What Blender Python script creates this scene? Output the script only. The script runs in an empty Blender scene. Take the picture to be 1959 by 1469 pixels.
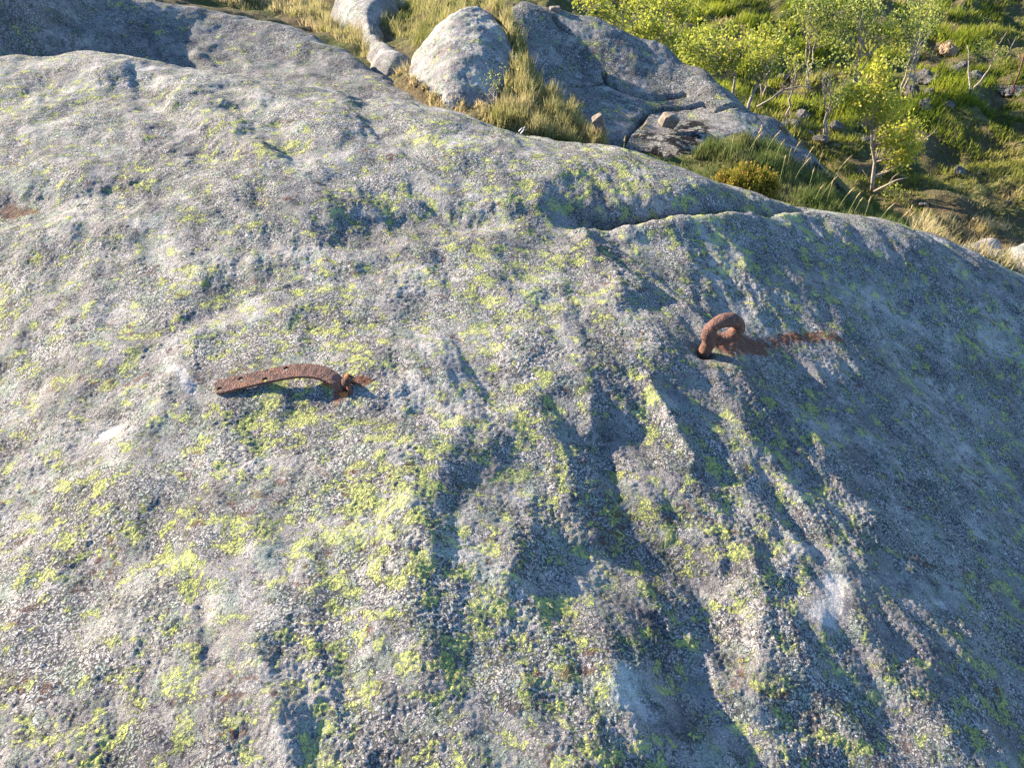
import bpy, bmesh, math, random
import numpy as np
from mathutils import Vector, Matrix, noise as mnoise

# ------------------------------------------------------------------ camera, sky, sun, exposure
F = 1697.0; CX = 979.5; CY = 734.5; PITCH = math.radians(40.0); CZ = 1.45
SUN_EL = 20.0; SUN_AZ = 26.0          # azimuth: degrees ahead of due left
scn = bpy.context.scene
cam_d = bpy.data.cameras.new('camera'); cam = bpy.data.objects.new('camera', cam_d)
scn.collection.objects.link(cam); scn.camera = cam
cam.location = (0, 0, CZ); cam.rotation_euler = (math.radians(90) - PITCH, 0, 0)
cam_d.sensor_width = 36.0; cam_d.lens = 36.0 * F / 1959.0
cam_d.clip_start = 0.02; cam_d.clip_end = 2000
W = bpy.data.worlds.new("World"); scn.world = W; W.use_nodes = True
nt = W.node_tree; nt.nodes.clear()
sky = nt.nodes.new('ShaderNodeTexSky'); sky.sky_type = 'NISHITA'; sky.sun_disc = False
bg = nt.nodes.new('ShaderNodeBackground'); bg.inputs['Strength'].default_value = 0.105
wo = nt.nodes.new('ShaderNodeOutputWorld')
nt.links.new(sky.outputs[0], bg.inputs[0]); nt.links.new(bg.outputs[0], wo.inputs[0])
_el = math.radians(SUN_EL); _az = math.radians(SUN_AZ)
sdir = Vector((-math.cos(_el) * math.cos(_az), math.cos(_el) * math.sin(_az), math.sin(_el)))
sky.air_density = 1.0; sky.dust_density = .3; sky.ozone_density = 4.4; sky.sun_elevation = _el; sky.sun_rotation = math.atan2(sdir.x, sdir.y)
sun_d = bpy.data.lights.new('sun', 'SUN'); sun_d.energy = 5.0; sun_d.angle = math.radians(0.5)
sun_d.color = (1.0, 0.84, 0.64)
sun = bpy.data.objects.new('sun', sun_d); scn.collection.objects.link(sun)
sun.rotation_euler = (-sdir).to_track_quat('-Z', 'Y').to_euler()
scn.view_settings.view_transform = 'Standard'; scn.view_settings.look = 'None'
scn.view_settings.exposure = 2.04; scn.view_settings.gamma = 1.0
scn.view_settings.use_curve_mapping = False

rng = np.random.default_rng(7); random.seed(7)
COL = scn.collection

# ------------------------------------------------------------------ pixel helpers (place design points on viewing rays)
cp, sp_ = math.cos(PITCH), math.sin(PITCH)
def ray(px, py):
    u = (px - CX) / F; v = (CY - py) / F
    return np.array([u, cp + v * sp_, -(sp_ - v * cp)])
def PY(px, py, y):
    d = ray(px, py); return np.array([0, 0, CZ]) + d * (y / d[1])
def PZ(px, py, z):
    d = ray(px, py); return np.array([0, 0, CZ]) + d * ((z - CZ) / d[2])

# ------------------------------------------------------------------ numpy noise
def _h(ix, iy, s):
    n = (ix.astype(np.int64) * 374761393 + iy.astype(np.int64) * 668265263 + s * 974634777) & 0xffffffff
    n = ((n ^ (n >> 13)) * 1274126177) & 0xffffffff
    n = n ^ (n >> 16)
    return (n & 0xffffff).astype(np.float32) / float(0x1000000)
def pn(x, y, s=0):
    ix = np.floor(x); iy = np.floor(y); fx = (x - ix).astype(np.float32); fy = (y - iy).astype(np.float32)
    ix = ix.astype(np.int64); iy = iy.astype(np.int64)
    u = fx * fx * fx * (fx * (fx * 6 - 15) + 10); v = fy * fy * fy * (fy * (fy * 6 - 15) + 10)
    def g(a, b):
        t = _h(ix + a, iy + b, s) * 6.2831853
        return np.cos(t) * (fx - a) + np.sin(t) * (fy - b)
    n0 = g(0, 0) * (1 - u) + g(1, 0) * u
    n1 = g(0, 1) * (1 - u) + g(1, 1) * u
    return (n0 * (1 - v) + n1 * v) * 1.5
def cell(x, y, s=0):
    ix = np.floor(x).astype(np.int64); iy = np.floor(y).astype(np.int64)
    best = np.full(x.shape, 9.0, np.float32)
    for a in (-1, 0, 1):
        for b in (-1, 0, 1):
            px = ix + a + _h(ix + a, iy + b, s); py = iy + b + _h(ix + a, iy + b, s + 77)
            best = np.minimum(best, ((px - x) ** 2 + (py - y) ** 2).astype(np.float32))
    return np.sqrt(best)
def smooth(a, b, x):
    t = np.clip((x - a) / (b - a), 0, 1); return t * t * (3 - 2 * t)

class Surf:
    """smooth surface z=f(x,y) through scattered points (cubic radial basis)"""
    def __init__(s, pts, lam=0.0):
        P = np.array(pts, float); s.c = P[:, :2]; n = len(P)
        d = np.linalg.norm(s.c[:, None] - s.c[None], axis=2)
        A = np.zeros((n + 3, n + 3)); A[:n, :n] = d ** 3 + lam * np.eye(n)
        A[:n, n] = 1; A[:n, n + 1:] = s.c; A[n, :n] = 1; A[n + 1:, :n] = s.c.T
        b = np.zeros(n + 3); b[:n] = P[:, 2]; s.w = np.linalg.solve(A, b)
    def __call__(s, x, y):
        x = np.asarray(x, float); y = np.asarray(y, float); sh = x.shape
        x = x.ravel(); y = y.ravel(); out = s.w[-3] + s.w[-2] * x + s.w[-1] * y
        for (cx, cy), w in zip(s.c, s.w):
            d2 = (x - cx) ** 2 + (y - cy) ** 2
            out += w * d2 * np.sqrt(d2)
        return out.reshape(sh)
def hit(f, px, py, y0=0.4, y1=40.0):
    d = ray(px, py); ys = np.linspace(y0, y1, 3000)
    X = d[0] / d[1] * ys; Z = CZ + d[2] / d[1] * ys
    k = np.where(f(X, ys) >= Z)[0]
    i = k[0] if len(k) else -1
    return np.array([X[i], ys[i], Z[i]])
def segdist(x, y, a, b):
    dx, dy = b[0] - a[0], b[1] - a[1]
    t = np.clip(((x - a[0]) * dx + (y - a[1]) * dy) / (dx * dx + dy * dy + 1e-12), 0, 1)
    return np.hypot(x - a[0] - t * dx, y - a[1] - t * dy)
def stroke(x, y, pts, w):
    d = np.full(x.shape, 1e9)
    if len(pts) == 1: d = np.hypot(x - pts[0][0], y - pts[0][1])
    for a, b in zip(pts[:-1], pts[1:]): d = np.minimum(d, segdist(x, y, a, b))
    return np.exp(-(d / w) ** 2)
def polysd(x, y, poly):
    d = np.full(x.shape, 1e9); ins = np.zeros(x.shape, bool); n = len(poly)
    for i in range(n):
        a, b = poly[i], poly[(i + 1) % n]
        d = np.minimum(d, segdist(x, y, a, b))
        c = ((a[1] > y) != (b[1] > y)) & (x < (b[0] - a[0]) * (y - a[1]) / (b[1] - a[1] + 1e-12) + a[0])
        ins ^= c
    return np.where(ins, d, -d)

# ------------------------------------------------------------------ mesh / object helpers
def raw_mesh(name, V, Q, attrs=None, smooth_=True):
    """V (n,3); Q list of (m,k) index arrays"""
    me = bpy.data.meshes.new(name)
    Q = Q if isinstance(Q, list) else [Q]
    Q = [np.asarray(q, np.int32) for q in Q if len(q)]
    me.vertices.add(len(V)); me.vertices.foreach_set('co', np.asarray(V, np.float32).ravel())
    loops = np.concatenate([q.ravel() for q in Q]); cnt = np.concatenate([np.full(len(q), q.shape[1]) for q in Q])
    me.loops.add(len(loops)); me.loops.foreach_set('vertex_index', loops)
    me.polygons.add(len(cnt)); st = np.concatenate([[0], np.cumsum(cnt)[:-1]]).astype(np.int32)
    me.polygons.foreach_set('loop_start', st)
    me.polygons.foreach_set('use_smooth', np.full(len(cnt), smooth_))
    me.update(calc_edges=True)
    for k, a in (attrs or {}).items():
        at = me.attributes.new(k, 'FLOAT', 'POINT'); at.data.foreach_set('value', np.asarray(a, np.float32).ravel())
    return me
def link(name, me, mat=None, parent=None, loc=None):
    o = bpy.data.objects.new(name, me); COL.objects.link(o)
    if mat is not None:
        if len(me.materials) == 0: me.materials.append(mat)
    if loc is not None: o.location = loc
    if parent is not None: o.parent = parent
    return o
def tag(o, label=None, cat=None, group=None, kind=None):
    if label: o['label'] = label
    if cat: o['category'] = cat
    if group: o['group'] = group
    if kind: o['kind'] = kind
    return o
def empty(name, loc, label, cat, group=None):
    o = bpy.data.objects.new(name, None); COL.objects.link(o); o.location = loc
    o.empty_display_size = 0.1
    return tag(o, label, cat, group)
def grid_faces(nr, nc, keep=None):
    i = np.arange(nr * nc).reshape(nr, nc)
    q = np.stack([i[:-1, :-1], i[:-1, 1:], i[1:, 1:], i[1:, :-1]], -1).reshape(-1, 4)
    return q
def tube(path, rad, n=8, cap=True):
    """list of points, radii -> V, faces arrays"""
    P = np.array(path, float); k = len(P); V = []
    T = np.gradient(P, axis=0); T /= np.linalg.norm(T, axis=1)[:, None] + 1e-9
    up = np.array([0.3, 0.2, 1.0]); 
    if abs(np.dot(T[0], up / np.linalg.norm(up))) > .9: up = np.array([1.0, .1, 0])
    N = np.cross(T[0], up); N /= np.linalg.norm(N)
    for i in range(k):
        N = N - T[i] * np.dot(N, T[i]); N /= np.linalg.norm(N); B = np.cross(T[i], N)
        a = np.arange(n) * 2 * math.pi / n
        V.append(P[i] + (np.cos(a)[:, None] * N + np.sin(a)[:, None] * B) * rad[i])
    V = np.concatenate(V); fs = []
    for i in range(k - 1):
        for j in range(n):
            fs.append((i * n + j, i * n + (j + 1) % n, (i + 1) * n + (j + 1) % n, (i + 1) * n + j))
    tri = []
    if cap:
        V = np.vstack([V, P[0], P[-1]]); c0, c1 = len(V) - 2, len(V) - 1
        for j in range(n):
            tri.append((c0, (j + 1) % n, j)); tri.append((c1, (k - 1) * n + j, (k - 1) * n + (j + 1) % n))
    return V, np.array(fs), np.array(tri)
def merge(parts):
    V = []; Q = []; T = []; o = 0
    for v, q, t in parts:
        V.append(v); Q.append(q + o)
        if len(t): T.append(t + o)
        o += len(v)
    return np.concatenate(V), [np.concatenate(Q)] + ([np.concatenate(T)] if T else [])

# ------------------------------------------------------------------ materials
class NB:
    def __init__(s, name):
        s.m = bpy.data.materials.new(name); s.m.use_nodes = True; s.t = s.m.node_tree; s.t.nodes.clear()
        s.out = s.t.nodes.new('ShaderNodeOutputMaterial')
    def n(s, typ, **kw):
        nd = s.t.nodes.new('ShaderNode' + typ)
        for k, v in kw.items():
            if k.startswith('i_'):
                key = k[2:]; key = int(key) if key.isdigit() else key.replace('_', ' ')
                if hasattr(v, 'is_output') or isinstance(v, bpy.types.NodeSocket): s.t.links.new(v, nd.inputs[key])
                else: nd.inputs[key].default_value = v
            else: setattr(nd, k, v)
        return nd
    def math(s, op, a, b=0.0, c=None, clamp=False):
        nd = s.t.nodes.new('ShaderNodeMath'); nd.operation = op; nd.use_clamp = clamp
        for i, v in enumerate((a, b, c)):
            if v is None: continue
            if isinstance(v, bpy.types.NodeSocket): s.t.links.new(v, nd.inputs[i])
            else: nd.inputs[i].default_value = v
        return nd.outputs[0]
    def mix(s, f, a, b, mode='MIX'):
        nd = s.t.nodes.new('ShaderNodeMix'); nd.data_type = 'RGBA'; nd.blend_type = mode
        for i, v in ((0, f), (6, a), (7, b)):
            if isinstance(v, bpy.types.NodeSocket): s.t.links.new(v, nd.inputs[i])
            elif i == 0: nd.inputs[0].default_value = v
            else: nd.inputs[i].default_value = (*v, 1) if len(v) == 3 else v
        return nd.outputs[2]
    def step(s, x, a, b):
        nd = s.t.nodes.new('ShaderNodeMapRange'); nd.interpolation_type = 'SMOOTHSTEP'
        s.t.links.new(x, nd.inputs[0]); nd.inputs[1].default_value = a; nd.inputs[2].default_value = b
        return nd.outputs[0]
    def noise(s, v, sc, det=4.0, rough=.55, dist=0.0):
        return s.n('TexNoise', i_Vector=v, i_Scale=sc, i_Detail=det, i_Roughness=rough, i_Distortion=dist).outputs[0]
    def attr(s, name): return s.n('Attribute', attribute_name=name).outputs['Fac']
    def coord(s): return s.n('TexCoord').outputs['Object']
    def off(s, v, o):
        nd = s.t.nodes.new('ShaderNodeVectorMath'); nd.operation = 'ADD'; s.t.links.new(v, nd.inputs[0]); nd.inputs[1].default_value = o
        return nd.outputs[0]
    def surf(s, color, rough, normal=None, spec=0.25):
        b = s.t.nodes.new('ShaderNodeBsdfPrincipled')
        for key, v in (('Base Color', color), ('Roughness', rough), ('Specular IOR Level', spec), ('Normal', normal)):
            if v is None: continue
            if isinstance(v, bpy.types.NodeSocket): s.t.links.new(v, b.inputs[key])
            elif key == 'Base Color': b.inputs[key].default_value = (*v, 1)
            else: b.inputs[key].default_value = v
        s.t.links.new(b.outputs[0], s.out.inputs[0]); return b
    def bump(s, h, dist, strength=1.0, normal=None):
        nd = s.t.nodes.new('ShaderNodeBump'); nd.inputs['Strength'].default_value = strength; nd.inputs['Distance'].default_value = dist
        s.t.links.new(h, nd.inputs['Height'])
        if normal is not None: s.t.links.new(normal, nd.inputs['Normal'])
        return nd.outputs[0]

def rock_material(name, yellow=1.0, pale=1.0, zoned=False, fine=1.0, blackspots=0.0, tone=1.0, gran=0.006):
    b = NB(name); co = b.coord()
    w = b.n('TexNoise', i_Vector=co, i_Scale=60.0 * fine, i_Detail=3.0)
    vm = b.t.nodes.new('ShaderNodeVectorMath'); vm.operation = 'MULTIPLY_ADD'
    b.t.links.new(w.outputs['Color'], vm.inputs[0]); vm.inputs[1].default_value = (.02 / fine,) * 3; b.t.links.new(co, vm.inputs[2])
    wc = vm.outputs[0]
    T = lambda r, g, bb: (r * tone, g * tone, bb * tone)
    def SC(c, k): return b.mix(1.0, c, (k, k, k), 'MULTIPLY')
    base_n = b.noise(co, 6.0, 7.0, .65)
    base = b.mix(b.step(base_n, .30, .70), T(.25, .24, .24), T(.47, .455, .44))
    sp = b.noise(co, 300.0 * fine, 3.0, .75)
    base = b.mix(b.step(sp, .34, .66), b.mix(1.0, base, (.55, .55, .55), 'MULTIPLY'), b.mix(1.0, base, (1.32, 1.31, 1.28), 'MULTIPLY'))
    # crust granules, one random grey each, dark between
    v1 = b.n('TexVoronoi', i_Vector=wc, i_Scale=190.0 * fine); c1 = b.n('SeparateColor', i_0=v1.outputs['Color'])
    v2 = b.n('TexVoronoi', i_Vector=wc, i_Scale=72.0 * fine); c2 = b.n('SeparateColor', i_0=v2.outputs['Color'])
    zone = b.noise(b.off(co, (3, 7, 1)), 5.0, 6.0, .7)
    zsm = None
    zin = zone
    if zoned:
        zin = b.math('SUBTRACT', zone, b.math('MULTIPLY', b.attr('zone_smooth'), .25))
    zp = b.step(zin, .40, .58)
    pick = b.math('ADD', b.math('MULTIPLY', c2.outputs[0], .55), b.math('MULTIPLY', c1.outputs[0], .45))
    pm = b.step(b.math('MULTIPLY_ADD', zp, .62, pick), .70, .86)
    pm = b.math('MULTIPLY', pm, pale, clamp=True)
    gap = b.step(v1.outputs['Distance'], .58, .34)
    gran_c = b.mix(c1.outputs[1], T(.40, .392, .39), T(.71, .69, .66))
    gran_c = b.mix(b.math('MULTIPLY', b.step(c2.outputs[1], .7, .8), .8), gran_c, T(.38, .43, .42))
    gran_c = b.mix(gap, T(.125, .12, .125), gran_c)
    col = b.mix(pm, base, gran_c)
    zb = b.noise(b.off(co, (1, 12, 6)), 4.2, 7.0, .72)
    col = b.mix(b.step(zb, .56, .40), col, b.mix(1.0, col, (.68, .67, .70), 'MULTIPLY'))
    # colonies of crust a few cm wide: each its own tone, thin dark rims
    w2 = b.n('TexNoise', i_Vector=co, i_Scale=22.0 * fine, i_Detail=5.0, i_Roughness=.7)
    vm2 = b.t.nodes.new('ShaderNodeVectorMath'); vm2.operation = 'MULTIPLY_ADD'
    b.t.links.new(w2.outputs['Color'], vm2.inputs[0]); vm2.inputs[1].default_value = (.085 / fine,) * 3; b.t.links.new(co, vm2.inputs[2])
    v3 = b.n('TexVoronoi', i_Vector=vm2.outputs[0], i_Scale=30.0 * fine); c3 = b.n('SeparateColor', i_0=v3.outputs['Color'])
    v4 = b.n('TexVoronoi', i_Vector=vm2.outputs[0], i_Scale=30.0 * fine, feature='DISTANCE_TO_EDGE')
    tonec = b.mix(c3.outputs[0], (.80, .79, .80), (1.15, 1.14, 1.12))
    tonec = b.mix(b.step(c3.outputs[1], .72, .78), tonec, (.74, .86, .78))
    col = b.mix(.85, col, b.mix(1.0, col, tonec, 'MULTIPLY'))
    rim = b.math('MULTIPLY', b.math('SUBTRACT', 1.0, b.step(v4.outputs['Distance'], .01, .05)), b.step(zp, .1, .6))
    col = b.mix(b.math('MULTIPLY', rim, .5), col, (.07, .07, .075))
    # black crust patches
    zd = b.noise(b.off(co, (11, 2, 5)), 13.0, 6.0, .72)
    dm = b.math('MULTIPLY', b.step(zd, .54, .61), b.step(b.noise(b.off(co, (1, 1, 1)), 120.0 * fine, 3.0, .6), .40, .54))
    col = b.mix(b.math('MULTIPLY', dm, .7), col, (.045, .047, .052))
    # blue-green grey crust
    zg = b.noise(b.off(co, (5, 9, 3)), 10.0, 6.0, .72)
    gm = b.math('MULTIPLY', b.step(zg, .52, .60), b.step(b.noise(b.off(wc, (4, 1, 1)), 70.0 * fine, 3.0, .6), .42, .58))
    col = b.mix(b.math('MULTIPLY', gm, .42), col, b.mix(gap, T(.16, .18, .17), T(.38, .43, .38)))
    # yellow-green map lichen: islands 1-4 cm, broken into areoles
    zy = b.noise(b.off(wc, (8, 4, 2)), 21.0 * fine, 6.0, .68, .3)
    zy2 = b.noise(b.off(co, (2, 6, 9)), 3.5, 4.0, .55)
    thr = b.math('MULTIPLY_ADD', zy2, .26, b.math('ADD', zy, -.13))
    if zoned: thr = b.math('MULTIPLY_ADD', b.attr('zone_yellow'), .055, thr)
    thr = b.math('ADD', thr, .03 * (yellow - 1) + .008)
    ym0 = b.step(thr, .602, .618)
    spk = b.step(b.math('MULTIPLY_ADD', thr, 1.6, c1.outputs[2]), 1.62, 1.68)   # loose single granules
    ym = b.math('MULTIPLY', b.math('MAXIMUM', ym0, b.math('MULTIPLY', spk, .2)), b.math('MULTIPLY_ADD', gap, .7, .3))
    edge = b.math('MULTIPLY', b.step(thr, .580, .596), b.math('SUBTRACT', 1.0, b.step(thr, .602, .614)))
    col = b.mix(b.math('MULTIPLY', edge, .6), col, (.035, .04, .04))
    yc = b.mix(b.noise(co, 30.0, 3.0), (.31, .40, .09), (.70, .68, .22))
    yc = b.mix(c1.outputs[0], b.mix(1.0, yc, (.75, .8, .7), 'MULTIPLY'), b.mix(1.0, yc, (1.1, 1.1, 1.1), 'MULTIPLY'))
    col = b.mix(ym, col, yc)
    if blackspots > 0:
        bs = b.math('MULTIPLY', b.step(b.noise(b.off(co, (9, 9, 1)), 16.0, 4.0, .65), .47, .50), b.attr('zone_black'))
        col = b.mix(bs, col, (.012, .012, .014))
    if zoned:
        dk = b.attr('zone_shade'); col = b.mix(b.math('MULTIPLY', dk, .7, clamp=True), col, b.mix(1.0, col, (.36, .37, .42), 'MULTIPLY'))  # painted shade: multiplies a bluish dark into the rock colour
        sm = b.step(b.math('MULTIPLY_ADD', zone, 2.2, b.attr('zone_smooth')), 1.62, 1.9)
        col = b.mix(b.math('MULTIPLY', sm, .38, clamp=True), col, b.mix(b.step(sp, .3, .7), (.33, .32, .30), (.58, .56, .53)))
        rn = b.noise(b.off(co, (0, 3, 8)), 55.0, 6.0, .75)
        rf = b.step(b.math('ADD', b.attr('zone_rust'), b.math('MULTIPLY_ADD', rn, 2.2, -1.1)), .30, .75)
        col = b.mix(b.math('MULTIPLY', rf, .85), col, b.mix(rn, (.07, .028, .018), (.27, .10, .05)))
        rr = b.step(b.math('ADD', b.attr('zone_red'), b.math('MULTIPLY_ADD', rn, 2.0, -1.0)), .45, .75)
        col = b.mix(b.math('MULTIPLY', rr, .75), col, b.mix(rn, (.05, .03, .025), (.20, .10, .07)))
    bsn = b.math('MULTIPLY', b.step(b.noise(b.off(co, (6, 1, 4)), 8.0, 4.0, .6), .56, .64), b.step(b.noise(b.off(co, (7, 1, 4)), 38.0, 4.0, .6), .56, .62))
    col = b.mix(b.math('MULTIPLY', bsn, .75), col, (.12, .06, .04))
    h1 = b.math('SUBTRACT', .8, v1.outputs['Distance'])
    h2 = b.noise(co, 150.0 * fine, 5.0, .8)
    h3 = b.math('MULTIPLY', b.math('SUBTRACT', .8, v2.outputs['Distance']), b.math('MULTIPLY_ADD', pm, .8, .2))
    h = b.math('ADD', b.math('MULTIPLY', h1, b.math('MULTIPLY_ADD', pm, .6, .25)), b.math('ADD', b.math('MULTIPLY', h2, 1.3), b.math('MULTIPLY', h3, 1.2)))
    h = b.math('ADD', h, b.math('MULTIPLY', ym, .15))
    if zoned: h = b.math('MULTIPLY', h, b.math('SUBTRACT', 1.0, b.math('MULTIPLY', sm, .75, clamp=True)))
    b.surf(col, .9, b.bump(h, gran / fine), .12)
    return b.m

def leaf_material(name, c0, c1, transl=.5, attr='tint', rough=.55):
    b = NB(name); t = b.attr(attr)
    col = b.mix(t, c0, c1)
    d = b.n('BsdfPrincipled'); b.t.links.new(col, d.inputs['Base Color']); d.inputs['Roughness'].default_value = rough
    d.inputs['Specular IOR Level'].default_value = .3
    tr = b.n('BsdfTranslucent'); b.t.links.new(b.mix(1.0, col, (1.05, 1.05, .7), 'MULTIPLY'), tr.inputs[0])
    mx = b.n('MixShader'); mx.inputs[0].default_value = transl
    b.t.links.new(d.outputs[0], mx.inputs[1]); b.t.links.new(tr.outputs[0], mx.inputs[2]); b.t.links.new(mx.outputs[0], b.out.inputs[0])
    return b.m

def grass_material(name, c0, c1, c2, transl=.45):
    """tint 0..1 green -> yellowish -> straw"""
    b = NB(name); t = b.attr('tint')
    col = b.mix(b.step(t, 0.0, .5), c0, c1); col = b.mix(b.step(t, .5, 1.0), col, c2)
    d = b.n('BsdfDiffuse'); b.t.links.new(col, d.inputs[0])
    tr = b.n('BsdfTranslucent'); b.t.links.new(col, tr.inputs[0])
    mx = b.n('MixShader'); mx.inputs[0].default_value = transl
    b.t.links.new(d.outputs[0], mx.inputs[1]); b.t.links.new(tr.outputs[0], mx.inputs[2]); b.t.links.new(mx.outputs[0], b.out.inputs[0])
    return b.m

def rust_material(name, c0=(.06, .032, .026), c1=(.18, .085, .06), c2=(.36, .22, .18)):
    b = NB(name); co = b.coord()
    n1 = b.noise(co, 45.0, 5.0, .65); n2 = b.noise(co, 300.0, 4.0, .7); n3 = b.noise(b.off(co, (3, 3, 3)), 90.0, 4.0, .6)
    col = b.mix(b.step(n1, .3, .65), c0, c1); col = b.mix(b.math('MULTIPLY', b.step(n2, .5, .7), .6), col, c2)
    col = b.mix(b.math('MULTIPLY', b.step(n3, .58, .66), .8), col, (.36, .13, .045))
    vor = b.n('TexVoronoi', i_Vector=co, i_Scale=230.0)
    h = b.math('ADD', b.math('MULTIPLY', n2, 1.0), b.math('ADD', n3, b.math('MULTIPLY', vor.outputs['Distance'], .6)))
    b.surf(col, .75, b.bump(h, .003), .3); return b.m

def plain(name, color, rough=.8, sc=40.0, amt=.35, bump=.002):
    b = NB(name); n = b.noise(b.coord(), sc, 5.0, .65)
    c = b.mix(b.step(n, .3, .7), tuple(k * (1 - amt) for k in color), tuple(k * (1 + amt) for k in color))
    b.surf(c, rough, b.bump(n, bump)); return b.m

M_rock = rock_material('lichen_rock_near', yellow=1.0, zoned=True, gran=.0068)
M_rock_far = rock_material('lichen_rock_far', yellow=.4, pale=.8, fine=.6, gran=.007, tone=.82)
M_rock_out = rock_material('lichen_rock_outcrop', yellow=.5, pale=.9, fine=.55, blackspots=1.0, gran=.007, tone=.82)
M_rock_pale = rock_material('pale_rock', yellow=-1.5, pale=.6, fine=.7, tone=.95, gran=.005)
M_stone_pale = rock_material('pale_stone', yellow=-1.0, pale=.6, fine=.5, tone=.85, gran=.007)
M_stone_grey = rock_material('grey_stone', yellow=-1.0, pale=.7, fine=.5, tone=.62, gran=.008)
M_stone_brown = plain('brown_stone', (.19, .155, .125), .85, 22.0, .35, .008)
M_stone_earth = plain('earthy_stone', (.24, .165, .10), .9, 18.0, .4, .01)
M_rust = rust_material('rusted_iron')
M_rust_or = rust_material('orange_rusted_iron', (.055, .03, .024), (.15, .07, .05), (.34, .22, .18))
M_rust_dark = rust_material('dark_rusted_iron', (.05, .028, .022), (.13, .06, .04), (.2, .1, .07))
M_bark = plain('birch_bark', (.30, .25, .21), .8, 60.0, .55, .003)
M_twig = plain('dead_twig', (.24, .20, .165), .85, 80.0, .3, .001)
M_leaf_bright = leaf_material('birch_leaf_bright', (0.168, 0.210, 0.042), (0.437, 0.437, 0.092), .55)
M_leaf_birch = leaf_material('birch_leaf_yellow', (0.235, 0.269, 0.042), (0.554, 0.521, 0.109), .6)
M_leaf_mid = leaf_material('birch_leaf_mid', (0.134, 0.176, 0.050), (0.378, 0.403, 0.118), .55)
M_grass_green = grass_material('grass_green', (0.046, 0.084, 0.025), (0.109, 0.143, 0.042), (0.252, 0.218, 0.109))
M_grass_lush = grass_material('grass_lush', (0.143, 0.185, 0.021), (0.302, 0.336, 0.042), (0.386, 0.361, 0.109))
M_turf = grass_material('turf', (0.084, 0.105, 0.021), (0.210, 0.218, 0.050), (0.378, 0.311, 0.160))
M_grass_dry = grass_material('grass_dry', (0.143, 0.168, 0.038), (0.370, 0.328, 0.143), (0.470, 0.378, 0.227))
M_heath = grass_material('golden_bush', (0.084, 0.126, 0.021), (0.252, 0.235, 0.042), (0.420, 0.277, 0.059))

# ------------------------------------------------------------------ ground sheet
gpts = []
for px, py, y in [(745,135,5.9),(600,40,7.2),(680,95,6.4),(850,200,5.0),(940,240,4.6),(1000,250,4.5),(1150,270,4.3),(1250,310,4.1),(1350,330,4.1),
                  (1450,370,4.15),(1600,410,3.95),(1750,440,4.0),(1850,450,4.4),(1900,470,4.25),(1700,412,5.0),(1650,398,4.8),(1580,345,4.85),(1500,290,4.9),(1400,285,4.65),
                  (800,50,6.8),(720,30,7.3),(880,10,7.3),(1080,200,5.25),(1120,266,4.8),(1200,300,4.5),(1300,320,4.5),(400,5,8.0)]:
    q = PY(px, py, y); q[2] -= .07; gpts.append(q)
for px, py, y in [(1200,230,5.3),(1300,240,5.25),(1480,235,5.6),(1150,130,6.0),(1290,150,5.95),(1400,205,5.7),(1100,60,6.35),(1220,80,6.25),(1025,180,5.4),(1000,120,5.8),(980,60,6.15),(950,15,6.45),(400,40,6.5),(300,100,5.9),(100,40,5.8),(700,160,5.6),(880,120,5.6)]:
    gpts.append(PY(px, py, y))
for x, y, z in [(-3,9,-1.1),(0,9.5,-1.9),(2,8.6,-2.3),(1.2,7.4,-1.9),(2.6,6.6,-2.3),(3.0,6.0,-2.05),(3.2,5.2,-1.9),(3.6,4.4,-2.0),(3.0,7.3,-2.6),(3.45,7.66,-2.62),(4.5,7.5,-2.65),(4.6,6,-2.7),
                (3,10,-2.65),(6,10,-2.7),(2,12,-2.6),(5,13,-2.6),(8,12,-2.75),(7,7,-2.85),(4,16,-2.5),(10,16,-2.6),(-2,13,-2.2),(-2,18,-2.3),(-8,12,-1.8),
                (0,3,-1.3),(-2,3,-1.2),(-2,0,-1.2),(2,2,-1.5),(2,-1,-1.6),(3.5,2.5,-1.9),(6,3,-2.9),(6,-2,-3),(-4,4,-1.0),(-5,6,-1.1),(-5,0,-1.4),(0,-4,-1.6),(14,8,-3.0),(-8,4,-1.6),
                (20,20,-3),(5,30,-3),(-20,20,-3),(20,-10,-4),(-20,-10,-3)]:
    gpts.append((x, y, z))
G0 = Surf(gpts, lam=.02)
ROCK_FOOT = [[PY(*q)[:2] for q in pl] for pl in (
    [(765,140,5.85),(820,190,5.3),(900,215,5.1),(955,215,5.2),(975,150,5.65),(968,70,6.1),(930,12,6.4),(870,15,6.4),(820,60,6.25)],
    [(985,10,6.4),(1060,0,6.4),(1155,20,6.3),(1240,60,6.2),(1320,110,6.0),(1380,155,5.8),(1440,195,5.7),(1520,250,5.45),(1600,335,5.15),(1540,300,5.15),(1400,262,5.1),(1345,262,5.0),(1338,312,4.75),(1180,285,4.95),(1110,240,5.2),(1050,170,5.5),(1010,90,5.95)],
    [(-500,60,4.9),(-500,-40,5.2),(0,-40,6.1),(250,-10,6.5),(380,15,6.6),(470,28,6.6),(560,50,6.4),(620,80,6.2),(690,115,5.95),(750,150,5.75),(800,180,5.45),(860,207,5.15),(900,240,4.9),(700,240,5.0),(400,190,5.4),(0,160,5.3)])]
def gnd(x, y):
    x = np.asarray(x, float); y = np.asarray(y, float)
    far = smooth(6.5, 8.0, y) + smooth(3.0, 4.0, x); far = np.clip(far, 0, 1)
    z = G0(x, y)
    z = np.where((np.abs(x) > 22) | (np.abs(y) > 30), np.maximum(np.minimum(z, -2.5), -6), z)
    for pl in ROCK_FOOT: z = z - .28 * smooth(-.02, .16, polysd(x, y, pl))
    z = z + pn(x * .9, y * .9, 3) * .16 * far + pn(x * 2.6, y * 2.6, 4) * .10 * (far + .15) + pn(x * 7, y * 7, 5) * .035
    return z
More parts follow.
